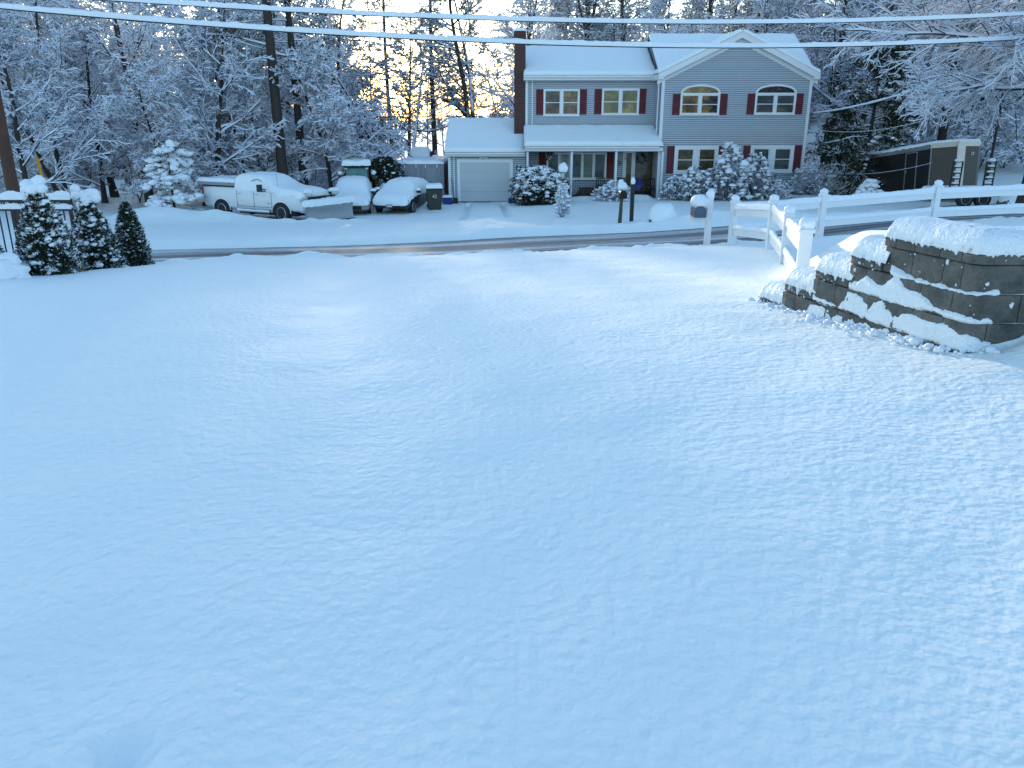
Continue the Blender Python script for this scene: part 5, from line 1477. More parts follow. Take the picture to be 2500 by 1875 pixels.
# snow over cab, windows and hood: one continuous coat hanging down the near side
def snowcoat(E, st, seed, amp=.035, name='snow_coat', sub=2):
    mb = MB(); loft(mb, st)
    o = mb.build(name, M['snow'], E, smooth=True)
    m = o.modifiers.new('s', 'SUBSURF'); m.levels = sub; m.render_levels = sub
    tx = bpy.data.textures.new('lump', 'CLOUDS'); tx.noise_scale = .28; tx.noise_depth = 3
    d = o.modifiers.new('d', 'DISPLACE'); d.texture = tx; d.strength = amp * 2; d.mid_level = .5; d.texture_coords = 'GLOBAL'
    return o
def so(w, zb, zbelt, ztop, wt):
    return [(w * .9, zb), (w + .02, zb), (w + .04, (zb + zbelt) / 2), (w + .03, zbelt), (wt + .1, (zbelt + ztop) / 2 + .06), (wt + .02, ztop - .07), (wt * .72, ztop), (.001, ztop + .02)]
st = [(-.99, so(.93, 1.32, 1.5, 1.7, .85)), (-.96, so(.95, 1.28, 1.5, 2.0, .8)), (-.75, so(.96, 1.22, 1.5, 2.08, .78)), (-.2, so(.965, 1.14, 1.5, 2.09, .78)), (.4, so(.965, 1.12, 1.5, 2.08, .78)), (.8, so(.965, 1.1, 1.48, 2.0, .78)), (1.2, so(.965, 1.06, 1.44, 1.78, .80)), (1.5, so(.965, 1.02, 1.40, 1.60, .82)), (2.0, so(.965, 1.02, 1.34, 1.55, .85)), (2.6, so(.95, 1.05, 1.3, 1.5, .85)), (2.95, so(.93, 1.08, 1.2, 1.42, .8)), (3.06, so(.85, 1.0, 1.1, 1.3, .7))]
snowcoat(truck, st, 1)
# bed cover, overhanging, with snow
MB().box((-3.32, -.97, 1.50), (-.98, .97, 1.66)).build('bed_cover', M['greycover'], truck, bevel=.01)
MB().box((-3.0, -.985, 1.452), (-.98, .985, 1.497)).build('cover_seal', M['dark'], truck)
MB().snow(((-3.34, -.99, 1.66), (-.98, -.99, 1.66), (-.98, .99, 1.66), (-3.34, .99, 1.66)), .15, 24, 14, .12, 8, .2, .02).build('bed_snow', M['snow'], truck, smooth=True)
for x in (-3.28, -1.3): MB().box((x, -.975, 1.58), (x + .1, -.968, 1.62)).build('side_marker', M['red'], truck)
NS_ = -1      # viewer's side
for s in (-1, 1):
    for x, rr in ((FX, .53), (RX, .52)):
        mb = MB(); K = 18; pts = [(x + rr * math.cos(PI * k / K) * 1.05, .42 + rr * math.sin(PI * k / K) * .93) for k in range(K + 1)]
        mb.prism([(x + rr * 1.05, .40)] + pts + [(x - rr * 1.05, .40)], s * .9, s * 1.02); mb.build('wheel_arch', M['dark'], truck)
        for k in range(K):
            pass
        mb = MB(); mb.tube([(a, s * 1.02, b) for a, b in pts], .022, 6); mb.build('arch_trim', M['truck'], truck, smooth=True)
        wheel(truck, x, s * .90, R_, .28, s)
    MB().box((-.75, s * .98, .40), (1.25, s * 1.16, .47)).build('running_board', M['chrome'], truck, bevel=.015)
    MB().snow(((-.75, s * 1.0 - .08, .47), (1.2, s * 1.0 - .08, .47), (1.2, s * 1.16, .47), (-.75, s * 1.16, .47)), .05, 20, 4, .04, 3, .5, .01).build('running_board_snow', M['clump'], truck, smooth=True)
    # door seams and handles
    for x in (-.83, .22, 1.28): MB().box((x, s * 1.008, .56), (x + .012, s * 1.017, 1.3)).build('door_seam', M['dark'], truck)
    MB().box((-.83, s * 1.008, .62), (1.28, s * 1.016, .632)).build('door_seam', M['dark'], truck)
    for x in (-.72, .34): MB().box((x, s * 1.01, 1.17), (x + .2, s * 1.04, 1.20)).build('door_handle', M['chrome'], truck)
    MB().box((1.0, s * 1.012, .80), (1.2, s * 1.02, .84)).build('badge', M['chrome'], truck)
    # tow mirrors
    mb = MB(); mb.bar((.95, s * .98, 1.42), (1.0, s * 1.3, 1.44), .05, .05); mb.bar((.95, s * .98, 1.34), (1.0, s * 1.3, 1.36), .05, .05); mb.box((.88, s * 1.22, 1.34), (1.02, s * 1.46, 1.66))
    mb.build('mirror', M['black'], truck, bevel=.02)
    MB().box((.868, s * 1.25, 1.5), (.878, s * 1.44, 1.64)).build('mirror_glass', M['chrome'], truck)
    MB().box((-3.03, s * .82, .98), (-2.93, s * 1.0, 1.36)).build('tail_light', M['red'], truck, bevel=.01)
    MB().box((2.98, s * .62, .98), (3.08, s * .95, 1.14)).build('headlight', M['lens'], truck, bevel=.02)
    MB().box((3.0, s * .62, .66), (3.075, s * .86, .80)).build('fog_light', M['dark'], truck)
MB().box((-3.22, -.95, .48), (-3.0, .95, .66)).build('rear_bumper', M['dark'], truck, bevel=.03)
mb = MB(); loft(mb, [(2.86, outl(.98, .46, .84, .86, .9)), (3.04, outl(.95, .46, .84, .86, .9)), (3.16, outl(.78, .5, .82, .84, .7))]); mb.build('front_bumper', M['truck'], truck, smooth=True)
mb = MB(); mb.box((3.0, -.6, .88), (3.07, .6, 1.14))
for z in (.93, 1.0, 1.07): mb.box((3.07, -.6, z), (3.09, .6, z + .025))
mb.build('grille', M['black'], truck)
MB().box((2.9, -1.0, 1.0), (3.1, -.5, 1.05)).build('headlight_trim', M['chrome'], truck)
MB().box((-.8, -.95, .3), (2.6, .95, .46)).build('chassis', M['dark'], truck)
MB().box((.98, -.93, 1.72), (1.0, -.9, 1.735)).build('window_trim', M['black'], truck)
MB().tube([(.45 + .34 * math.cos(a), -1.0 + .06 * math.sin(a), 1.68 + .16 * math.sin(a)) for a in np.linspace(.6, 2.7, 9)], .014, 5).build('exposed_window_edge', M['black'], truck)
MB().tube([(1.55, -.8, 1.5), (1.5, -.8, 2.1)], .006, 5).build('antenna', M['black'], truck)
# plow rig
pl = empty('snow_plow', (0, 0, 0), 'steel snow plow blade topped with snow on the front of the white pickup', 'snow plow')
PC = Vector((mid.x, mid.y)) + axd * 3.85
pl.location = (PC.x, PC.y, -2.93); pl.rotation_euler = (0, 0, yaw - math.radians(13))
BW = 1.30; pr_ = [(.02, .02), (-.08, .12), (-.14, .28), (-.15, .46), (-.10, .64), (.02, .78)]
mb = MB(); NY = 24; vs = []
for j in range(NY + 1):
    y = -BW + 2 * BW * j / NY; f = 1 + .12 * abs(y / BW) ** 2
    for x, z in pr_: vs.append((x, y, z * f))
    for x, z in reversed(pr_): vs.append((x - .03, y, z * f))
k = len(pr_) * 2
fs = [(j * k + i, j * k + (i + 1) % k, (j + 1) * k + (i + 1) % k, (j + 1) * k + i) for j in range(NY) for i in range(k)] + [tuple(range(k)), tuple(NY * k + i for i in reversed(range(k)))]
mb.add(vs, fs).build('blade', M['steel'], pl, smooth=True)
MB().box((.0, -BW, -.03), (.03, BW, .12)).build('cutting_edge', M['dark'], pl)
mb = MB()
for y in np.linspace(-1.1, 1.1, 6): mb.box((-.24, y - .03, .06), (-.16, y + .03, .74))
mb.bar((-.25, -.5, .2), (-.85, -.35, .3), .09, .1).bar((-.25, .5, .2), (-.85, .35, .3), .09, .1).bar((-.3, -1.0, .4), (-.3, 1.0, .4), .08, .08); mb.build('push_frame', M['black'], pl)
MB().snow(((-.34, -BW - .02, .82), (.10, -BW - .02, .82), (.10, BW + .02, .86), (-.34, BW + .02, .86)), .24, 8, 36, .12, 4, .25, .04, sag=.06).build('blade_snow', M['snow'], pl, smooth=True)
mb = MB(); mb.bar((-.65, -.75, 1.12), (-.65, .75, 1.12), .06, .06); mb.bar((-.7, -.5, .35), (-.65, -.5, 1.12), .07, .07).bar((-.7, .5, .35), (-.65, .5, 1.12), .07, .07); mb.build('light_bracket', M['black'], pl)
for s in (-1, 1):
    MB().blob((-.6, s * .72, 1.24), (.13, .19, .11), 1, .03, 2).build('plow_headlight', M['lens'], pl, smooth=True)
    MB().blob((-.62, s * .72, 1.39), (.19, .26, .10), 5 + s, .2, 3).build('headlight_snow', M['clump'], pl, smooth=True)
MB().snow(((-.85, -.55, .75), (-.4, -.55, .75), (-.4, .55, .75), (-.85, .55, .75)), .2, 10, 14, .12, 6, .4).build('frame_snow', M['clump'], pl, smooth=True)

# snowed in cars facing the road
def car(x, y, z, yaw, label, paint, L=4.3, Wd=1.78, H=1.42, plate=None, cover=.45, name='parked_car', seed=1, suv=False):
    E = empty(name, (x, y, z), label, 'car', rz=yaw)
    w = Wd / 2; h = L / 2
    roofz = H
    st = [(-h, outl(w * .9, .35, .85, .9, w * .8)), (-h + .12, outl(w * .97, .25, .92, roofz * .82 if suv else 1.05, w * .78)), (-h + .7, outl(w, .22, .92, roofz - .02, w * .74)), (0, outl(w, .22, .9, roofz, w * .74)), (h * .28, outl(w, .22, .9, roofz - .06, w * .72)),
          (h * .55, outl(w, .22, .88, .96, w * .8)), (h - .35, outl(w * .97, .24, .78, .84, w * .78)), (h - .06, outl(w * .9, .28, .68, .72, w * .7)), (h, outl(w * .82, .34, .58, .62, w * .6))]
    mb = MB(); loft(mb, st); mb.build('body', paint, E, smooth=True)
    t = .13
    st = [(-h - .03, so(w * .88, .75, .88, .96, w * .8)), (-h + .1, so(w * .95, .72, .95, (roofz * .82 if suv else 1.05) + t, w * .78)), (-h + .7, so(w * .98, .78, .95, roofz + t, w * .74)), (0, so(w * .98, .80, .95, roofz + t + .01, w * .74)), (h * .26, so(w * .98, .78, .93, roofz + t - .06, w * .72)),
          (h * .5, so(w * .98, .72, .92, 1.16 + t * .4, w * .78)), (h * .7, so(w * .97, .62, .86, .92 + t, w * .78)), (h - .2, so(w * .95, cover + .05, .78, .82 + t, w * .75)), (h + .02, so(w * .9, cover, .66, .74 + t * .6, w * .68)), (h + .10, so(w * .8, cover - .02, .56, .64, w * .5))]
    snowcoat(E, st, seed, .04)
    for s in (-1, 1):
        for xx in (-h * .62, h * .62):
            MB().lathe([(.01, s * w * .99), (.37, s * w * .99), (.37, s * (w * .99 + .008)), (.01, s * (w * .99 + .008))], 20, (xx, 0, .33), axis='y').build('wheel_arch', M['dark'], E)
            wheel(E, xx, s * (w - .09), .32, .2, s)
        MB().blob((h * .42, s * (w + .14), 1.02), (.08, .13, .09), seed, .1, 2).build('mirror', M['black'], E, smooth=True)
        MB().blob((h * .42, s * (w + .14), 1.12), (.10, .15, .08), seed + 3, .15, 2).build('mirror_snow', M['clump'], E, smooth=True)
        MB().box((h - .42, s * w * .86, .52), (h - .08, s * w * .99, .70)).build('headlight', M['lens'], E, bevel=.03)
    MB().box((h - .02, -w * .55, .30), (h + .03, w * .55, .46)).build('lower_grille', M['dark'], E)
    mb = MB(); mb.bar((h * .35, -.5, 1.22), (h * .5, -.15, 1.08), .012, .02); mb.build('wiper', M['black'], E)
    if plate:
        pm = simple('licence plate', (.62, .63, .62), .4)
        p = MB().box((h + .118, -.16, .36), (h + .13, .16, .52)).build('licence_plate', pm, E)
        text(plate, .105, Vector((h + .133, 0, .44)), (PI / 2, 0, PI / 2), simple('plate letters', (.15, .02, .03), .5), p, sx=1.0)
    return E
c2 = P(843, 515, 39.6)
car(c2.x + .05, 41.6, -2.98, -PI / 2 + .12, 'white snow buried sport utility vehicle between the plow blade and the tractor', simple('pale greenish paint', (.26, .28, .25), .35), L=4.4, Wd=1.84, H=1.56, seed=3, cover=.5, suv=True)
c3 = P(966, 520, 40.2)
car(c3.x + .22, 42.0, -2.96, -PI / 2 - .22, 'dark hatchback buried in smooth snow with its front licence plate showing', simple('black car paint', (.015, .017, .02), .3), L=4.2, Wd=1.9, H=1.46, plate='8JE LE7', seed=7, cover=.42)

# tractor behind the cars
tx_ = P(877, 500, 44.5).x
tc_ = empty('compact_tractor', (tx_, 44.4, -3.08), 'small tractor with a glazed cab and snow on its roof behind the parked cars', 'tractor', rz=-PI / 2 + .15)
blu = simple('faded tractor paint', (.16, .2, .26), .5)
mb = MB(); mb.box((.3, -.35, .55), (1.9, .35, 1.1)); mb.box((.1, -.4, .5), (.4, .4, 1.15)); mb.build('hood', blu, tc_, bevel=.05)
MB().snow(((.4, -.4, 1.1), (1.95, -.4, 1.1), (1.95, .4, 1.1), (.4, .4, 1.1)), .2, 14, 8, .12, 3, .2).build('hood_snow', M['snow'], tc_, smooth=True)
mb = MB()
for x, y in ((.25, -.62), (.25, .62), (-1.0, -.66), (-1.0, .66)): mb.bar((x, y, .7), (x * .9 - .03, y * .95, 2.12), .07, .07, up=(1, 0, 0))
mb.bar((.23, -.6, 1.05), (.23, .6, 1.05), .06, .06).bar((.2, -.58, 2.1), (.2, .58, 2.1), .08, .08).bar((-1, -.62, 2.1), (-1, .62, 2.1), .08, .08); MB().bar((.24, -.6, 1.9), (.24, -.2, 1.2), .03, .02).build('wiper', M['black'], tc_)  # the thin piece is a diagonal bar of the cab frame, built separately
mb.build('cab_frame', M['black'], tc_)
gg = simple('greenish cab glass', (.12, .24, .23), .1, var=.4, scale=3)
mb = MB(); mb.box((.215, -.56, 1.08), (.225, .56, 2.08)); mb.box((-.95, .60, 1.0), (.2, .61, 2.06)); mb.box((-.95, -.61, 1.0), (.2, -.60, 2.06)); mb.build('cab_glass', gg, tc_)
MB().box((-1.15, -.74, 2.12), (.42, .74, 2.24)).build('cab_roof', M['black'], tc_, bevel=.05)
MB().snow(((-1.17, -.76, 2.24), (.44, -.76, 2.24), (.44, .76, 2.24), (-1.17, .76, 2.24)), .24, 14, 14, .12, 5, .25, .03, sag=.05).build('roof_snow', M['snow'], tc_, smooth=True)
for s in (-1, 1):
    MB().box((.36, s * .55 - .07, 2.02), (.44, s * .55 + .07, 2.1)).build('work_light', M['lens'], tc_, bevel=.01)
    MB().box((.2, s * .8, 1.5), (.26, s * .98, 1.78)).build('mirror', M['black'], tc_)
    MB().blob((.22, s * .89, 1.83), (.1, .13, .12), 3 + s, .2, 2).build('mirror_snow', M['clump'], tc_, smooth=True)
    wheel(tc_, -.8, s * .75, .62, .38, s, rim=False); wheel(tc_, 1.5, s * .6, .36, .24, s, rim=False)
    mb = MB(); mb.bar((.1, s * .5, 1.0), (1.6, s * .5, 1.15), .07, .12).bar((1.6, s * .5, 1.15), (2.4, s * .5, .35), .07, .12); mb.build('loader_arm', blu, tc_)
    MB().box((.28, s * .7 - .06, .98), (.34, s * .7 + .06, 1.08)).build('side_lamp', M['red'], tc_)
mb = MB(); mb.prism([(2.3, .05), (2.95, .05), (2.95, .1), (2.36, .14), (2.36, .6), (2.3, .65)], -.85, .85); mb.build('bucket', M['steel'], tc_)
MB().snow(((2.34, -.8, .2), (2.95, -.8, .12), (2.95, .8, .12), (2.34, .8, .2)), .4, 10, 14, .2, 5, .25).build('bucket_snow', M['snow'], tc_, smooth=True)
MB().blob((-.2, 1.35, .5), (.75, .45, .75), 8, .18, 3).build('fender_snow', M['snow'], tc_, smooth=True)

# shipping container with its doors towards the road
cxa, cxb = P(973, 450, 46.2).x, P(1084, 450, 46.2).x
ct = empty('shipping_container', ((cxa + cxb) / 2, 46.2, -3.45), 'grey steel shipping container with barred doors beside the garage', 'shipping container')
cw = (cxb - cxa) / 2; gc = simple('grey container paint', (.24, .26, .30), .55, var=.15, scale=3)
MB().box((-cw, .02, 0), (cw, 6.0, 2.55)).build('box', gc, ct)
mb = MB()
mb.box((-cw - .01, -.06, 0), (-cw + .1, .1, 2.58)).box((cw - .1, -.06, 0), (cw + .01, .1, 2.58)).box((-cw + .1, -.05, 2.46), (cw - .1, .1, 2.58)).box((-cw + .1, -.05, 0), (cw - .1, .1, .12)); mb.build('corner_frame', gc, ct)
for s in (-1, 1):
    d = bpy.data.objects.new('door', None); COL.objects.link(d); d.parent = ct
    x0, x1 = (-cw + .12, -.015) if s < 0 else (.015, cw - .12)
    mb = MB(); mb.box((x0, -.03, .14), (x1, .015, 2.44))
    for i in range(4):
        z = .25 + i * .56; mb.box((x0 + .06, -.045, z), ((x0 + x1) / 2 - .06, -.03, z + .44)); mb.box(((x0 + x1) / 2 + .06, -.045, z), (x1 - .06, -.03, z + .44))
    mb.build('door_leaf', gc, d)
    for t in (.22, .78):
        xx = x0 + (x1 - x0) * t
        rod = MB(); rod.tube([(xx, -.075, .05), (xx, -.075, 2.52)], .02, 8); rod.box((xx - .05, -.09, 1.08), (xx + .05, -.03, 1.2)).box((xx - .05, -.09, 1.9), (xx + .05, -.03, 1.98)); rod.bar((xx, -.09, 1.12), (xx + .25, -.1, 1.08), .03, .04)
        rod.build('lock_rod', gc, d)
        cl = MB()
        for zz, hh in ((1.25, .2), (2.42, .09), (.9, .1)): cl.blob((xx + .01, -.10, zz), (.035, .03, hh), int(xx * 50 + zz * 9), .3, 2)
        cl.build('snow_flecks', M['clump'], d, smooth=True)
MB().snow(((-cw - .03, -.1, 2.58), (cw + .03, -.1, 2.58), (cw + .03, 6.0, 2.58), (-cw - .03, 6.0, 2.58)), .16, 20, 24, .2, 5, .4, .03, sag=.05).build('roof_snow', M['snow'], ct, smooth=True)
tb = P(1027, 391, 50)
o = empty('equipment_box', (tb.x, 50, tb.z - .25), 'dark equipment box under a thick slab of snow on the container roof', 'box')
MB().prism([(-.5, 0), (.62, 0), (.6, .72), (-.62, .5), (-.62, .38), (-.5, .36)], -.0, 1.2).build('box', M['dark'], o)
MB().prism([(-.52, .06), (.56, .1), (.57, .78), (.3, .98), (-.45, 1.0), (-.66, .82), (-.66, .52), (-.5, .48)], -.12, 1.25).build('snow_slab', M['snow'], o, bevel=.09, smooth=True)

# bins
def bin_(px, py, Y, label, col, w=.62, h=1.0, snow=.2, emblem=None, name='wheeled_bin', cat='bin', rz=.15):
    p = P(px, py, Y); E = empty(name, (p.x, Y, G(p.x, Y) - .03), label, cat, rz=rz)
    mb = MB(); a = w * .40; b = w * .5
    vs = [(-a, -a, 0), (a, -a, 0), (a, a, 0), (-a, a, 0), (-b, -b, h), (b, -b, h), (b, b, h), (-b, b, h)]
    mb.add(vs, [(0, 3, 2, 1), (4, 5, 6, 7), (0, 1, 5, 4), (1, 2, 6, 5), (2, 3, 7, 6), (3, 0, 4, 7)]); body = mb.build('body', col, E, bevel=.03)
    MB().box((-b - .03, -b - .03, h), (b + .03, b + .03, h + .06)).build('lid', col, E, bevel=.02)
    MB().snow(((-b - .02, -b - .02, h + .06), (b + .02, -b - .02, h + .06), (b + .02, b + .02, h + .06), (-b - .02, b + .02, h + .06)), snow, 10, 10, .1, px, .15, .02).build('snow_cap', M['snow'], E, smooth=True)
    for s in (-1, 1): MB().lathe([(.01, s * a), (.12, s * a), (.12, s * (a + .05)), (.01, s * (a + .05))], 14, (0, a, .12), axis='x').build('wheel', M['rubber'], E)
    if emblem: text(emblem, .24, Vector((.0, -b * .93 - .012, h * .66)), (PI / 2 - .06, 0, 0), simple('stencil white', (.6, .6, .58), .6), E)
    return E
bin_(1061, 512, 41.6, 'dark green wheeled trash bin with a rounded cap of snow', simple('dark olive plastic', (.028, .032, .022), .6), w=.80, h=1.02, emblem='42')
bm = simple('blue plastic', (.02, .045, .22), .5)
bin_(1093, 492, 44.7, 'blue recycling tub at the left corner of the garage', bm, w=.5, h=.36, snow=.1, name='recycling_tub', rz=0)
bin_(1250, 494, 44.4, 'blue tub between the garage door and the big bush', bm, w=.36, h=.28, snow=.02, name='recycling_tub', rz=0)
p = P(1105, 490, 45.2)
E = empty('snow_shovel', (p.x, 45.2, G(p.x, 45.2)), 'snow shovel leaning on the downspout left of the garage door', 'shovel')
MB().tube([(.12, -.1, .2), (-.05, .15, 1.35)], .016, 6).build('handle', M['pole'], E); MB().prism([(.02, 0), (.32, 0), (.3, .32), (.04, .32)], -.14, -.12).build('blade', M['black'], E)

# ------------------------------------------------------------------ on the porch
p = P(1342, 380, 44.9)
E = empty('hanging_basket', (p.x, 44.9, p.z), 'round dark green ball hanging from the porch beam above the big bush', 'hanging basket')
rng = np.random.default_rng(8); q = _norm(rng.normal(0, 1, (260, 3))) * .19
V, Q = leaf_quads(rng, q, 5, .09, .03, .02, 0, _norm(q), .5); np_mesh('greenery', V, Q, M['rhodo'], E)
MB().blob((0, 0, 0), .16, 1, .05, 2).build('core', M['core'], E); MB().tube([(0, 0, .15), (0, -.02, .42)], .006, 5).build('chain', M['black'], E)
p = Vector(((D0 + D1) / 2 - .12, MY - .12, DZ1 - .5))
E = empty('wreath', p, 'dark green wreath hung on the storm door', 'wreath')
q = np.array([[math.cos(a) * .22, -.02, math.sin(a) * .22] for a in np.linspace(0, 2 * PI, 80)]); V, Q = leaf_quads(rng, q, 8, .08, .025, .035); np_mesh('greenery', V, Q, M['rhodo'], E)
p = P(*Z4(1655, 1245), 46.7)
E = empty('wall_ornament', p, 'small dark round wreath on the wall between the two porch shutters and door', 'ornament')
q = np.array([[math.cos(a) * .12, -.02, math.sin(a) * .12] for a in np.linspace(0, 2 * PI, 40)]); V, Q = leaf_quads(rng, q, 6, .06, .02, .02); np_mesh('greenery', V, Q, M['rhodo'], E)
p = P(*Z4(762, 1290), GY - .06)
E = empty('wall_ornament', p, 'snowy round ornament on the wall right of the garage door', 'ornament')
MB().lathe([(.14, 0), (.16, .02), (.14, .04), (.12, .02)], 20, axis='y').build('ring', M['black'], E)
mb = MB(); mb.blob((0, 0, -.05), (.1, .03, .08), 2, .4, 2); mb.blob((0, 0, -.22), (.05, .03, .05), 2, .4, 2); mb.blob((.02, 0, .12), (.08, .03, .04), 3, .4, 2); mb.build('snow', M['clump'], E, smooth=True)
def railing(x0, x1, y, z0, z1, label):
    E = empty('porch_railing', (x0, y, z0), label, 'railing'); L_ = x1 - x0; h = z1 - z0
    mb = MB(); mb.box((0, -.02, h - .03), (L_, .02, h)).box((0, -.015, .1), (L_, .015, .125)); mb.build('rail', M['black'], E)
    n = int(L_ / .14); mb = MB()
    for i in range(n + 1): mb.box((L_ * i / n - .008, -.008, .125), (L_ * i / n + .008, .008, h - .03))
    mb.build('balusters', M['black'], E)
railing(3.3, 5.55, PY_, -2.6, -1.68, 'black iron porch railing between the second and third posts')
railing(5.7, 7.0, PY_, -2.6, -1.68, 'black iron porch railing left of the front steps')
p = P(1371, 478, 44.0)
E = empty('grill', (p.x, 44.1, G(p.x, 44.1)), 'barbecue grill under a black cover between the bush and porch post', 'grill')
mb = MB(); mb.prism([(-.42, 0), (.42, 0), (.44, .75), (.34, 1.0), (.16, 1.16), (-.2, 1.16), (-.4, .95), (-.44, .7)], -.3, .3); mb.build('cover', M['black'], E, bevel=.06)
MB().snow(((-.2, -.25, 1.16), (.16, -.25, 1.16), (.16, .25, 1.16), (-.2, .25, 1.16)), .04, 8, 6, .08, 2, .5).build('snow_cap', M['clump'], E, smooth=True)
def chair(px, Y, label, rz):
    x = P(px, 470, Y).x; E = empty('porch_chair', (x, Y, -2.6), label, 'chair', rz=rz)
    for a, b in ((-.25, -.25), (.25, -.25), (-.25, .25), (.25, .25)): MB().box((a - .015, b - .015, 0), (a + .015, b + .015, .42 if b < 0 else .95)).build('leg', M['black'], E)
    MB().box((-.28, -.28, .40), (.28, .26, .45)).build('seat', M['black'], E)
    mb = MB().box((-.28, .23, .5), (.28, .27, .55)).box((-.28, .23, .9), (.28, .27, .96))
    for i in range(5): mb.box((-.26 + i * .12, .24, .55), (-.22 + i * .12, .26, .9))
    mb.build('backrest', M['black'], E)
    for s in (-1, 1): MB().box((s * .28 - .02, -.28, .62), (s * .28 + .02, .25, .65)).build('armrest', M['black'], E)
chair(1470, 45.8, 'black porch chair behind the railing in front of the right shutter', .3)
chair(1512, 45.9, 'black porch chair just right of the third porch post', -.3)
chair(1592, 45.4, 'black porch chair in the right corner of the porch', -.6)
p = P(*Z4(1835, 1436), 44.9)
E = empty('blue_saucer', (p.x, 45.1, p.z), 'round blue plastic sled propped up by the porch steps', 'sled')
MB().lathe([(.01, .05), (.2, .03), (.3, -.02), (.33, -.05), (.33, -.06), (.3, -.03), (.2, .02), (.01, .04)], 24, axis='y').build('dish', bm, E, smooth=True)
E.rotation_euler = (.15, 0, .2)
xx = P(1580, 478, 44.9).x
E = empty('porch_table', (xx, 45.0, -2.6), 'small dark side table near the right end of the porch', 'table')
MB().box((-.3, -.2, .5), (.3, .2, .54)).build('top', M['black'], E)
for a in (-.26, .26):
    for b in (-.16, .16): MB().box((a - .015, b - .015, 0), (a + .015, b + .015, .5)).build('leg', M['black'], E)
p = P(*Z4(1380, 1500), 45.6)
E = empty('firewood_pile', (p.x, 45.7, -2.6), 'low pile of brown logs under the porch window', 'firewood')
r5 = random.Random(2)
for row in range(3):
    for i in range(7 - row): 
        MB().tube([(-.55 + i * .17 + row * .08, -.2, .09 + row * .15), (-.55 + i * .17 + row * .08, .2, .09 + row * .15)], .08 * r5.uniform(.85, 1.05), 9).build('log', M['pole'], E)

# ------------------------------------------------------------------ posts, mailboxes
lp = P(1372, 528, 33.0); lg = G(lp.x, 33)
E = empty('lamp_post', (lp.x, 33, lg), 'yard lamp on a dark post wrapped in snowy vine, white cap of snow on top', 'lamp post')
MB().box((-.05, -.05, -.1), (.05, .05, 1.18)).build('post', M['dark'], E)
MB().tube([(0, 0, 1.18), (.02, 0, 1.5)], .03, 8).build('stem', M['black'], E)
mb = MB()
for a in range(4):
    t = a * PI / 2 + .4; mb.bar((.02 + .09 * math.cos(t), .09 * math.sin(t), 1.5), (.02 + .12 * math.cos(t), .12 * math.sin(t), 1.75), .015, .015, up=(1, 0, 0))
mb.lathe([(.02, 1.74), (.16, 1.74), (.04, 1.86)], 12, (.02, 0, 0)); mb.lathe([(.1, 1.48), (.1, 1.5)], 12, (.02, 0, 0)); mb.build('lantern', M['black'], E)
MB().lathe([(.07, 1.5), (.085, 1.72)], 12, (.02, 0, 0)).build('lantern_glass', M['lens'], E)
MB().blob((.02, 0, 1.9), (.19, .17, .22), 2, .08, 3).build('snow_cap', M['clump'], E, smooth=True)
parts = rhodo(81, .75, 1.25, nr=150, leaves=4, L=.07, cr=(.025, .07), snowp=.95)
for nm, (V, Q), m in parts: np_mesh(nm, V * np.array([1 if nm else 1, .8, 1]), Q, m, E)
mp = P(1514, 548, 30.0); mg = G(mp.x, 30)
E = empty('mailbox', (mp.x, 30, mg), 'dark mailbox on a brown wooden post with a tall dome of snow on it', 'mailbox')
MB().tube([(-.03, 0, -.2), (0, 0, .45), (.01, 0, .92)], [.075, .07, .06], 8).build('post', simple('old brown post', (.085, .06, .045), .85, var=.4, scale=8), E)
mb = MB(); K = 12; pf = [(-.13, .92), (.13, .92), (.13, 1.08)] + [(.13 * math.cos(PI * k / K), 1.08 + .13 * math.sin(PI * k / K)) for k in range(1, K)] + [(-.13, 1.08)]
mb.prism([(a + .04, b) for a, b in pf], -.28, .22); mb.build('box', M['black'], E)
MB().prism([(a * 1.04 + .04, b) for a, b in pf], -.30, -.283).build('door', M['dark'], E)
MB().blob((.03, -.02, 1.33), (.18, .26, .17), 5, .1, 3).blob((-.03, -.02, 1.47), (.10, .13, .12), 6, .1, 3).build('snow_cap', M['clump'], E, smooth=True)
mp = P(1541, 540, 31.0); mg = G(mp.x, 31)
o = empty('marker_post', (mp.x, 31, mg), 'plain black post with a pointed snow cap right of the dark mailbox', 'post')
MB().box((-.07, -.07, -.2), (.07, .07, 1.38)).build('post', M['black'], o); MB().blob((0, 0, 1.48), (.085, .085, .16), 3, .06, 3).build('snow_cap', M['clump'], o, smooth=True)
# white mailbox post beside the near end of the fence
wp = P(1726, 588, 17.0); wg = G(wp.x, 17.0)
E = empty('mailbox', (wp.x, 17.0, wg), 'small grey mailbox on an arm of a white post at the near road edge', 'mailbox')
MB().box((-.06, -.06, -.3), (.06, .06, 1.12)).build('post', M['vinyl'], E, bevel=.005)
MB().box((-.42, -.05, .62), (-.06, .05, .72)).build('arm', M['vinyl'], E, bevel=.004)
mb = MB(); pf = [(-.11, .73), (.11, .73), (.11, .86)] + [(.11 * math.cos(PI * k / K), .86 + .1 * math.sin(PI * k / K)) for k in range(1, K)] + [(-.11, .86)]
mb.prism([(a - .24, b) for a, b in pf], -.28, .2); bx_ = mb.build('box', simple('dark slate metal', (.045, .075, .11), .9), E)
MB().prism([(a * .92 - .24, b) for a, b in pf], -.287, -.281).build('door', simple('slate door', (.08, .12, .17), .9), E)
MB().blob((-.24, -.03, 1.03), (.17, .27, .15), 4, .1, 3).blob((0, 0, 1.16), (.085, .09, .13), 7, .1, 3).blob((-.12, 0, 1.0), (.1, .15, .12), 9, .1, 3).build('snow_cap', M['clump'], E, smooth=True)

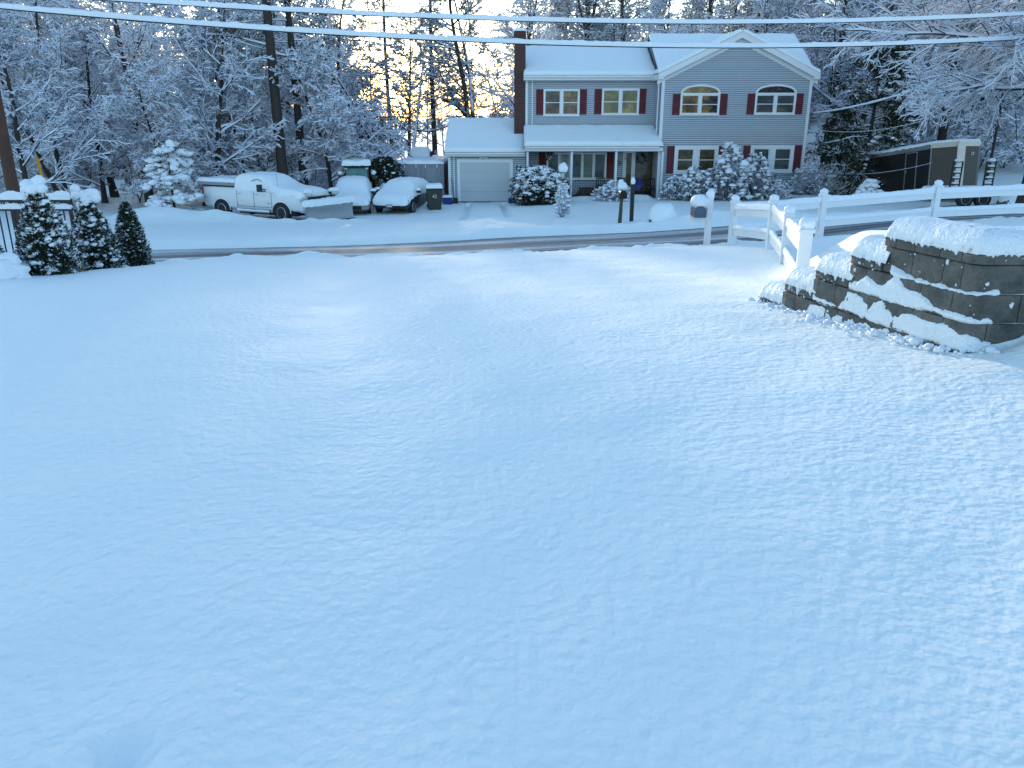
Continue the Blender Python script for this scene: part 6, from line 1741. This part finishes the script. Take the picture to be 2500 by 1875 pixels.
# snow covered rocks
def rock(px, py, Y, r, label, seed, sn=(0, 0, .1)):
    p = P(px, py, Y); g = G(p.x, Y); E = empty('boulder', (p.x, Y, g), label, 'boulder')
    MB().blob((0, 0, r[2] * .25 - .06), r, seed, .12, 3).build('stone', M['block'], E, smooth=True)
    MB().blob((sn[0], sn[1], r[2] * .25 + sn[2]), (r[0] * 1.04, r[1] * 1.04, r[2] * 1.06), seed, .12, 3).build('snow_cap', M['snow'], E, smooth=True)
rock(1616, 540, 29.0, (.52, .5, .52), 'domed snow covered boulder at the far road edge right of the mailbox', 3, (.02, -.03, .0))
rock(2465, 503, 33.5, (.52, .45, .45), 'snow topped boulder by the utility trailer seen through the fence', 5, (.05, .03, .03))

# ------------------------------------------------------------------ trailers at the right
M['trailer'] = simple('glossy black trailer skin', (.012, .011, .010), .28, var=.3, scale=2)
M['alu'] = simple('aluminium trim', (.36, .36, .35), .35, metal=.6)
A = P(2262, 490, 38.0); Bp = P(2068, 455, 45.5)
ddv = Vector((A.x - Bp.x, A.y - Bp.y)); Lt = 7.6; dirn = ddv.normalized(); yw = math.atan2(dirn.y, dirn.x)
pitch = math.radians(7.5)
tr = empty('enclosed_trailer', (A.x, A.y, A.z + .35), 'long black enclosed cargo trailer with white roof edge right of the house', 'trailer')
tr.rotation_euler = (0, -pitch, yw)
Hh = 2.15
MB().box((-Lt, 0, 0), (0, 2.4, Hh)).build('body', M['trailer'], tr)
# v nose: two faces meeting in a bright corner post
nz_ = [(0, 0), (.95, .72), (.95, 1.65), (0, 2.4)]
MB().add([(x, y, z) for z in (0, Hh) for x, y in nz_], [(0, 1, 5, 4), (1, 2, 6, 5), (2, 3, 7, 6), (3, 0, 4, 7), (0, 3, 2, 1), (4, 5, 6, 7)]).build('nose', simple('nose panel with painted reflection', (.04, .036, .03), .4), tr)  # grey brown stands for the reflection on the black nose faces
MB().box((.93, .62, 0), (.985, 1.0, Hh)).box((-.03, -.02, 0), (.03, .0, Hh)).build('corner_post', M['alu'], tr)
MB().box((-Lt, -.03, Hh - .17), (.0, .0, Hh + .04)).build('roof_rail', M['alu'], tr)
MB().add([(0, -.03, Hh - .15), (.98, .7, Hh - .15), (.98, .7, Hh + .05), (0, -.03, Hh + .05), (.98, 1.68, Hh - .15), (.98, 1.68, Hh + .05)], [(0, 1, 2, 3), (1, 4, 5, 2)]).build('nose_rail', M['alu'], tr)
MB().box((-Lt, -.02, 0), (0, -.003, .08)).build('bottom_rail', M['alu'], tr)
mb = MB().box((-2.0, -.025, .2), (-1.96, -.002, Hh - .2)).box((-1.1, -.025, .2), (-1.04, -.002, Hh - .2)).box((-1.96, -.025, Hh - .24), (-1.1, -.002, Hh - .2)).box((-1.96, -.025, .2), (-1.1, -.002, .24)); sd = mb.build('side_door', M['alu'], tr)
MB().box((-1.9, -.05, 1.0), (-1.8, -.025, 1.12)).build('latch', M['alu'], sd)
MB().snow(((-Lt - .02, -.04, Hh + .04), (.02, -.04, Hh + .04), (.02, 2.42, Hh + .04), (-Lt - .02, 2.42, Hh + .04)), .12, 40, 12, .12, 5, .25, .02, sag=.06).snow(((0, .0, Hh + .05), (.97, .72, Hh + .05), (.97, 1.65, Hh + .05), (.0, 2.4, Hh + .05)), .12, 10, 10, .1, 3, .2).build('roof_snow', M['clump'], tr, smooth=True)
for x in (-3.4, -4.3): wheel(tr, x, .12, .36, .2, -1).location.z = -.05
MB().bar((.9, 1.2, -.05), (2.0, 1.2, -.05), .1, .1).build('tongue', M['black'], tr)
p = P(2364, 387, 38.3)
text('o', .3, Vector((.99, 1.35, 1.7)), (PI / 2, 0, PI / 2), M['alu'], tr, name='emblem')
# white bin shaped box left of it
p = P(2034, 470, 44.0)
E = empty('storage_box', (p.x, 44, G(p.x, 44) - .1), 'pale grey storage box between the house corner and the black trailer', 'box')
MB().box((-.5, -.3, 0), (.5, .3, .95)).build('box', simple('pale plastic', (.42, .43, .42), .5), E, bevel=.03); MB().box((-.53, -.33, .95), (.53, .33, 1.03)).build('lid', M['white'], E, bevel=.02)
MB().snow(((-.52, -.32, 1.03), (.52, -.32, 1.03), (.52, .32, 1.03), (-.52, .32, 1.03)), .06, 10, 6, .06, 2, .2).build('snow_cap', M['clump'], E, smooth=True)
# low utility trailer with two upright ramps
A = P(2372, 500, 34.0); g = G(A.x, 34)
ut = empty('utility_trailer', (A.x, 34.0, g), 'low twin axle flatbed trailer with two upright ramp gates seen through the fence', 'trailer', rz=.08)
MB().box((-1.2, 0, .5), (3.2, 1.8, .6)).box((-1.2, -.03, .42), (3.2, 0, .62)).build('bed', M['black'], ut)
MB().snow(((-1.2, 0, .6), (3.2, 0, .6), (3.2, 1.8, .6), (-1.2, 1.8, .6)), .14, 24, 10, .1, 2, .2, .02).build('bed_snow', M['snow'], ut, smooth=True)
for x in (-.35, .42): wheel(ut, x, .0, .34, .2, -1)
mb = MB().box((-.8, -.14, .72), (.9, .06, .76)); mb.build('fender', M['white'], ut)
def ramp(px, y, w=.36, h=1.25):
    q = P(px, 430, 34.0 + y); rx = q.x - A.x
    R = bpy.data.objects.new('ramp', None); COL.objects.link(R); R.parent = ut; R.location = (rx, y, .6)
    mb = MB().box((-w / 2 - .03, -.04, 0), (-w / 2, .04, h)).box((w / 2, -.04, 0), (w / 2 + .03, .04, h))
    sm = MB()
    for i in range(6):
        z = .1 + i * (h - .12) / 5; mb.box((-w / 2, -.05, z - .02), (w / 2, .05, z + .02)); sm.blob((0, 0, z + .065), (w * .5, .07, .05 if i < 5 else .09), i, .12, 2)
    mb.build('ladder', M['black'], R); sm.build('snow', M['clump'], R, smooth=True)
ramp(2332, .05); ramp(2417, .05)
MB().bar((-1.2, .3, .5), (-2.6, .9, .45), .08, .1).bar((-1.2, 1.5, .5), (-2.6, .9, .45), .08, .1).build('tongue', M['black'], ut)
p = P(2120, 466, 37.5)
E = tree_obj('snowy_shrub', rhodo(91, .8, .7, nr=60, leaves=4, L=.07, cr=(.08, .16), snowp=1), (p.x, 37.5, G(p.x, 37.5) - .05 + .3), 'small round snow ball of a shrub in front of the black trailer', 'shrub')
